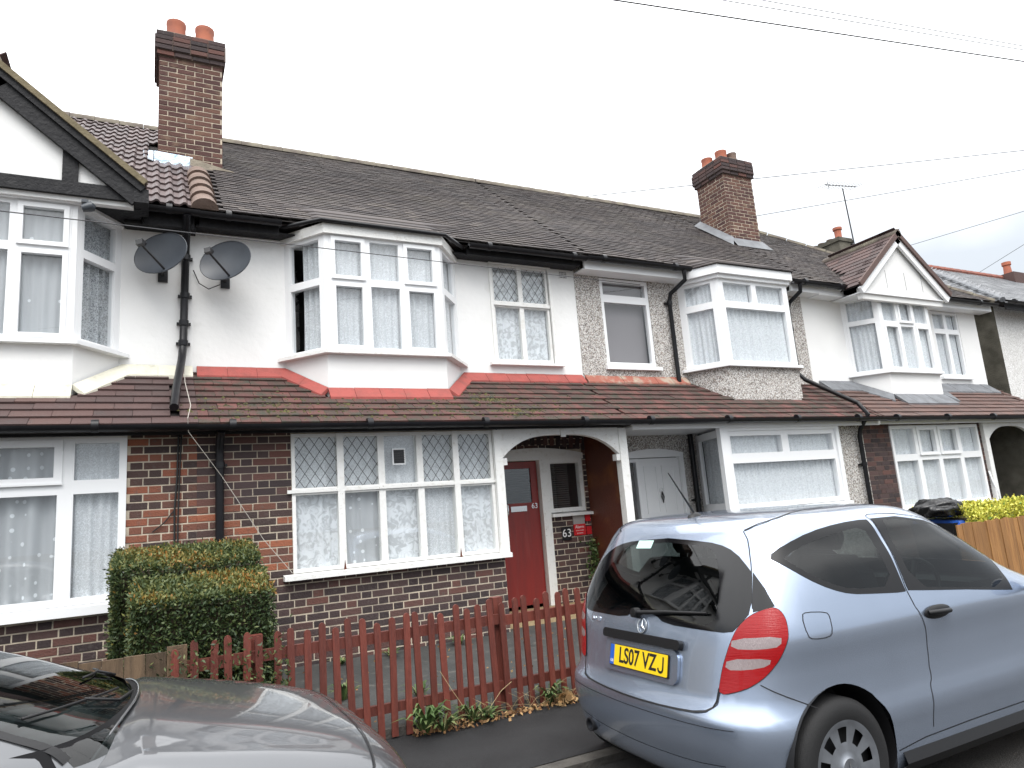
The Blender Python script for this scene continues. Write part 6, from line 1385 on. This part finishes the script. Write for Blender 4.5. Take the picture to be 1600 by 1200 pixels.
yh = thing('hedge', 'yellow variegated hedge above the orange-brown fence at right', 'hedge', (11, 5.8, .2)); mb = MB(); core = MB(); Ry = random.Random(8)
core.box(9.3, 14, 5.55, 6.2, .2, 1.10)
for _ in range(15000):
    X = Ry.uniform(9.2, 14); v = Ry.random(); bump_ = .04*math.sin(X*5)+.03*math.sin(X*11+1)
    if v < .6: p, n = Vector((X, Ry.uniform(5.48, 6.25), 1.17+bump_+Ry.gauss(0, .02))), Vector((0, 0, 1))
    else: p, n = Vector((X, 5.49+Ry.gauss(0, .02), Ry.uniform(.8, 1.18+bump_))), Vector((0, -1, .3))
    rleaf(mb, p, .05, .026, Ry, min(1, max(0, Ry.gauss(.6, .28))), .3, n)
mb.build('foliage', 'leaf_yellow', yh); core.build('inner_growth', 'twig', yh)
# bin with bag
bn = thing('wheelie_bin', 'dark bin with a blue lid beside the yellow hedge', 'bin', (9.35, 5.85, .2)); mb = MB(); mb.add([(8.84, 5.55, .2), (9.26, 5.55, .2), (9.26, 6.0, .2), (8.84, 6.0, .2), (8.78, 5.48, 1.06), (9.32, 5.48, 1.06), (9.32, 6.06, 1.06), (8.78, 6.06, 1.06)], [(0, 1, 5, 4), (1, 2, 6, 5), (2, 3, 7, 6), (3, 0, 4, 7), (3, 2, 1, 0)]); mb.v = [(x+.30, y+.1, z) for x, y, z in mb.v]; mb.build('bin_body', 'trim', bn); mb = MB(); mb.add([(8.75, 5.44, 1.06), (9.35, 5.44, 1.06), (9.35, 6.1, 1.06), (8.75, 6.1, 1.06), (8.78, 5.48, 1.11), (9.32, 5.48, 1.11), (9.32, 6.06, 1.15), (8.78, 6.06, 1.15)], [(0, 1, 5, 4), (1, 2, 6, 5), (2, 3, 7, 6), (3, 0, 4, 7), (4, 5, 6, 7), (3, 2, 1, 0)]); mb.v = [(9.40+(x-9.05)*.8, y+.1, z-.03) for x, y, z in mb.v]; mb.build('lid', 'bin_blue', bn)
bm = bmesh.new(); bmesh.ops.create_icosphere(bm, subdivisions=4, radius=1); Rb = random.Random(3)
for v in bm.verts:
    c = v.co; k = 1+.10*math.sin(c.x*7+c.z*5)+.07*math.sin(c.y*11+c.x*6+c.z*8)+.04*math.sin(c.x*23+c.y*17); v.co = Vector((c.x*.36*k, c.y*.28*k, max(c.z, -.55)*.15*k))+Vector((9.22, 5.85, 1.22))
me = bpy.data.meshes.new('bin_bag'); bm.to_mesh(me); bm.free(); tag(link('bin_bag', me, 'bag', None, True), 'crumpled black refuse bag lying on the blue bin lid', 'bag')
# weeds along the picket fence
def weed(x, y, z, hh, n, label, mat='weed_green', spread=.12, wide=.03, seed=0):
    Rw = random.Random(seed); t = thing('weed', label, 'weed', (x, y, z), 'weeds along the picket fence'); mb = MB()
    for i in range(n):
        a = Rw.uniform(0, 6.28); l = hh*Rw.uniform(.5, 1.1); d = Vector((math.cos(a), math.sin(a), 0)); sd_ = Vector((-d.y, d.x, 0))*wide*Rw.uniform(.5, 1)*.5; b = Vector((x, y, z))+d*Rw.uniform(0, .03); r = Rw.random(); s_ = spread*Rw.uniform(.4, 1.3)
        m1 = b+d*s_*.35+Vector((0, 0, l*.65)); m2 = b+d*s_*.8+Vector((0, 0, l*.92)); tp = b+d*s_*1.25+Vector((0, 0, l*.8))
        mb.add([b-sd_*.3, b+sd_*.3, m1+sd_, m1-sd_, m2+sd_*.8, m2-sd_*.8, tp], [(0, 1, 2, 3), (3, 2, 4, 5), (5, 4, 6)], r)
    mb.build('leaves', mat, t); return t
for i, (X, dy, hh, n, lb_, sp_, wd_) in enumerate(((1.80, -.08, .22, 46, 'tall leafy weed beside the dark grey car nose', .16, .035), (1.92, -.12, .12, 26, 'low pale weed at the foot of the tall weed', .13, .03), (2.18, -.06, .14, 40, 'green clump of weed left of the fence post', .13, .028), (2.27, -.10, .08, 26, 'flat green weed by the heap of dead leaves', .12, .03), (2.86, -.04, .17, 48, 'bushy weed right of the fence post', .12, .026), (2.97, -.03, .12, 24, 'small weed among dry stalks near the blue car', .08, .022), (1.98, .55, .12, 30, 'weed growing inside the fence on the paving', .12, .025), (1.45, .9, .16, 34, 'weed at the garden edge seen between left pickets', .12, .026), (2.95, 2.02, .10, 22, 'green weed at the foot of the brick wall', .10, .03), (2.2, 2.04, .07, 20, 'tiny weed in the joint below the leaded window', .10, .03), (1.7, 2.04, .07, 20, 'tiny weed at the left of the wall foot', .10, .03))):
    z_ = .10 if dy < 0 else .15+.21*(dy/3.13)
    weed(X, FY+dy, z_, hh, n, lb_, spread=sp_, wide=wd_, seed=50+i)
mb = MB(); Rd = random.Random(12)
for _ in range(520):
    t = Rd.random(); X = 1.7+t*1.75; Y = FY-.06-abs(Rd.gauss(0, .055)); z = .104+abs(Rd.gauss(0, .012)); rleaf(mb, Vector((X, Y, z)), Rd.uniform(.02, .05), Rd.uniform(.012, .03), Rd, Rd.random(), .0)
for _ in range(60): rleaf(mb, Vector((2.95+Rd.gauss(0, .03), FY-.12+Rd.gauss(0, .02), .115+abs(Rd.gauss(0, .02)))), .06, .05, Rd, Rd.uniform(.7, 1), .2)
for _ in range(160): rleaf(mb, Vector((Rd.uniform(.8, 4.5), Rd.uniform(FY+.06, 7.3), 0)), .03, .02, Rd, Rd.random(), .0); 
ob = mb.build('fallen_leaves', 'leaf_dead', None)
for v in ob.data.vertices:
    if v.co.y > FY+.05: v.co.z += .158+.21*((v.co.y-FY-.04)/3.13)
ob['label'] = 'brown fallen leaves along the foot of the fence'; ob['category'] = 'leaves'; stuff(ob)
mb = MB()
for _ in range(70):
    X = Rd.choice((Rd.uniform(1.7, 3.5), Rd.uniform(2.6, 3.4))); b = Vector((X, FY-.05+Rd.gauss(0, .03), .10)); d = Vector((Rd.gauss(0, .10), Rd.gauss(-.03, .05), Rd.uniform(.04, .2))); mb.tube([b, b+d*.6, b+d+Vector((d.x*.5, 0, -.02))], [.0016, .0012, .0008], 3, False)
mb.tube([(2.17, FY-.08, .12), (2.02, FY-.07, .36), (1.94, FY-.06, .50)], .002, 3); mb.tube([(2.28, FY-.08, .14), (2.42, FY-.08, .28), (2.52, FY-.07, .33)], .002, 3)
ob = mb.build('dry_grass', 'straw', None); ob['label'] = 'dry straw-coloured grass stalks along the picket fence'; ob['category'] = 'grass'; stuff(ob)
ip = thing('climbing_plant', 'pale-edged climbing plant on the porch wall by the brown panel', 'plant', (5.40, U-.1, .4)); mb = MB(); Ri = random.Random(5)
for _ in range(380): rleaf(mb, Vector((5.42+Ri.gauss(0, .05), U-.09+Ri.gauss(0, .04), Ri.uniform(.40, 1.2))), .045, .035, Ri, Ri.random(), .1)
mb.build('leaves', 'weed_green', ip); mb = MB(); mb.tube([(5.42, U-.06, .36), (5.43, U-.05, .8), (5.41, U-.05, 1.2)], .006, 5); mb.build('stems', 'twig', ip)
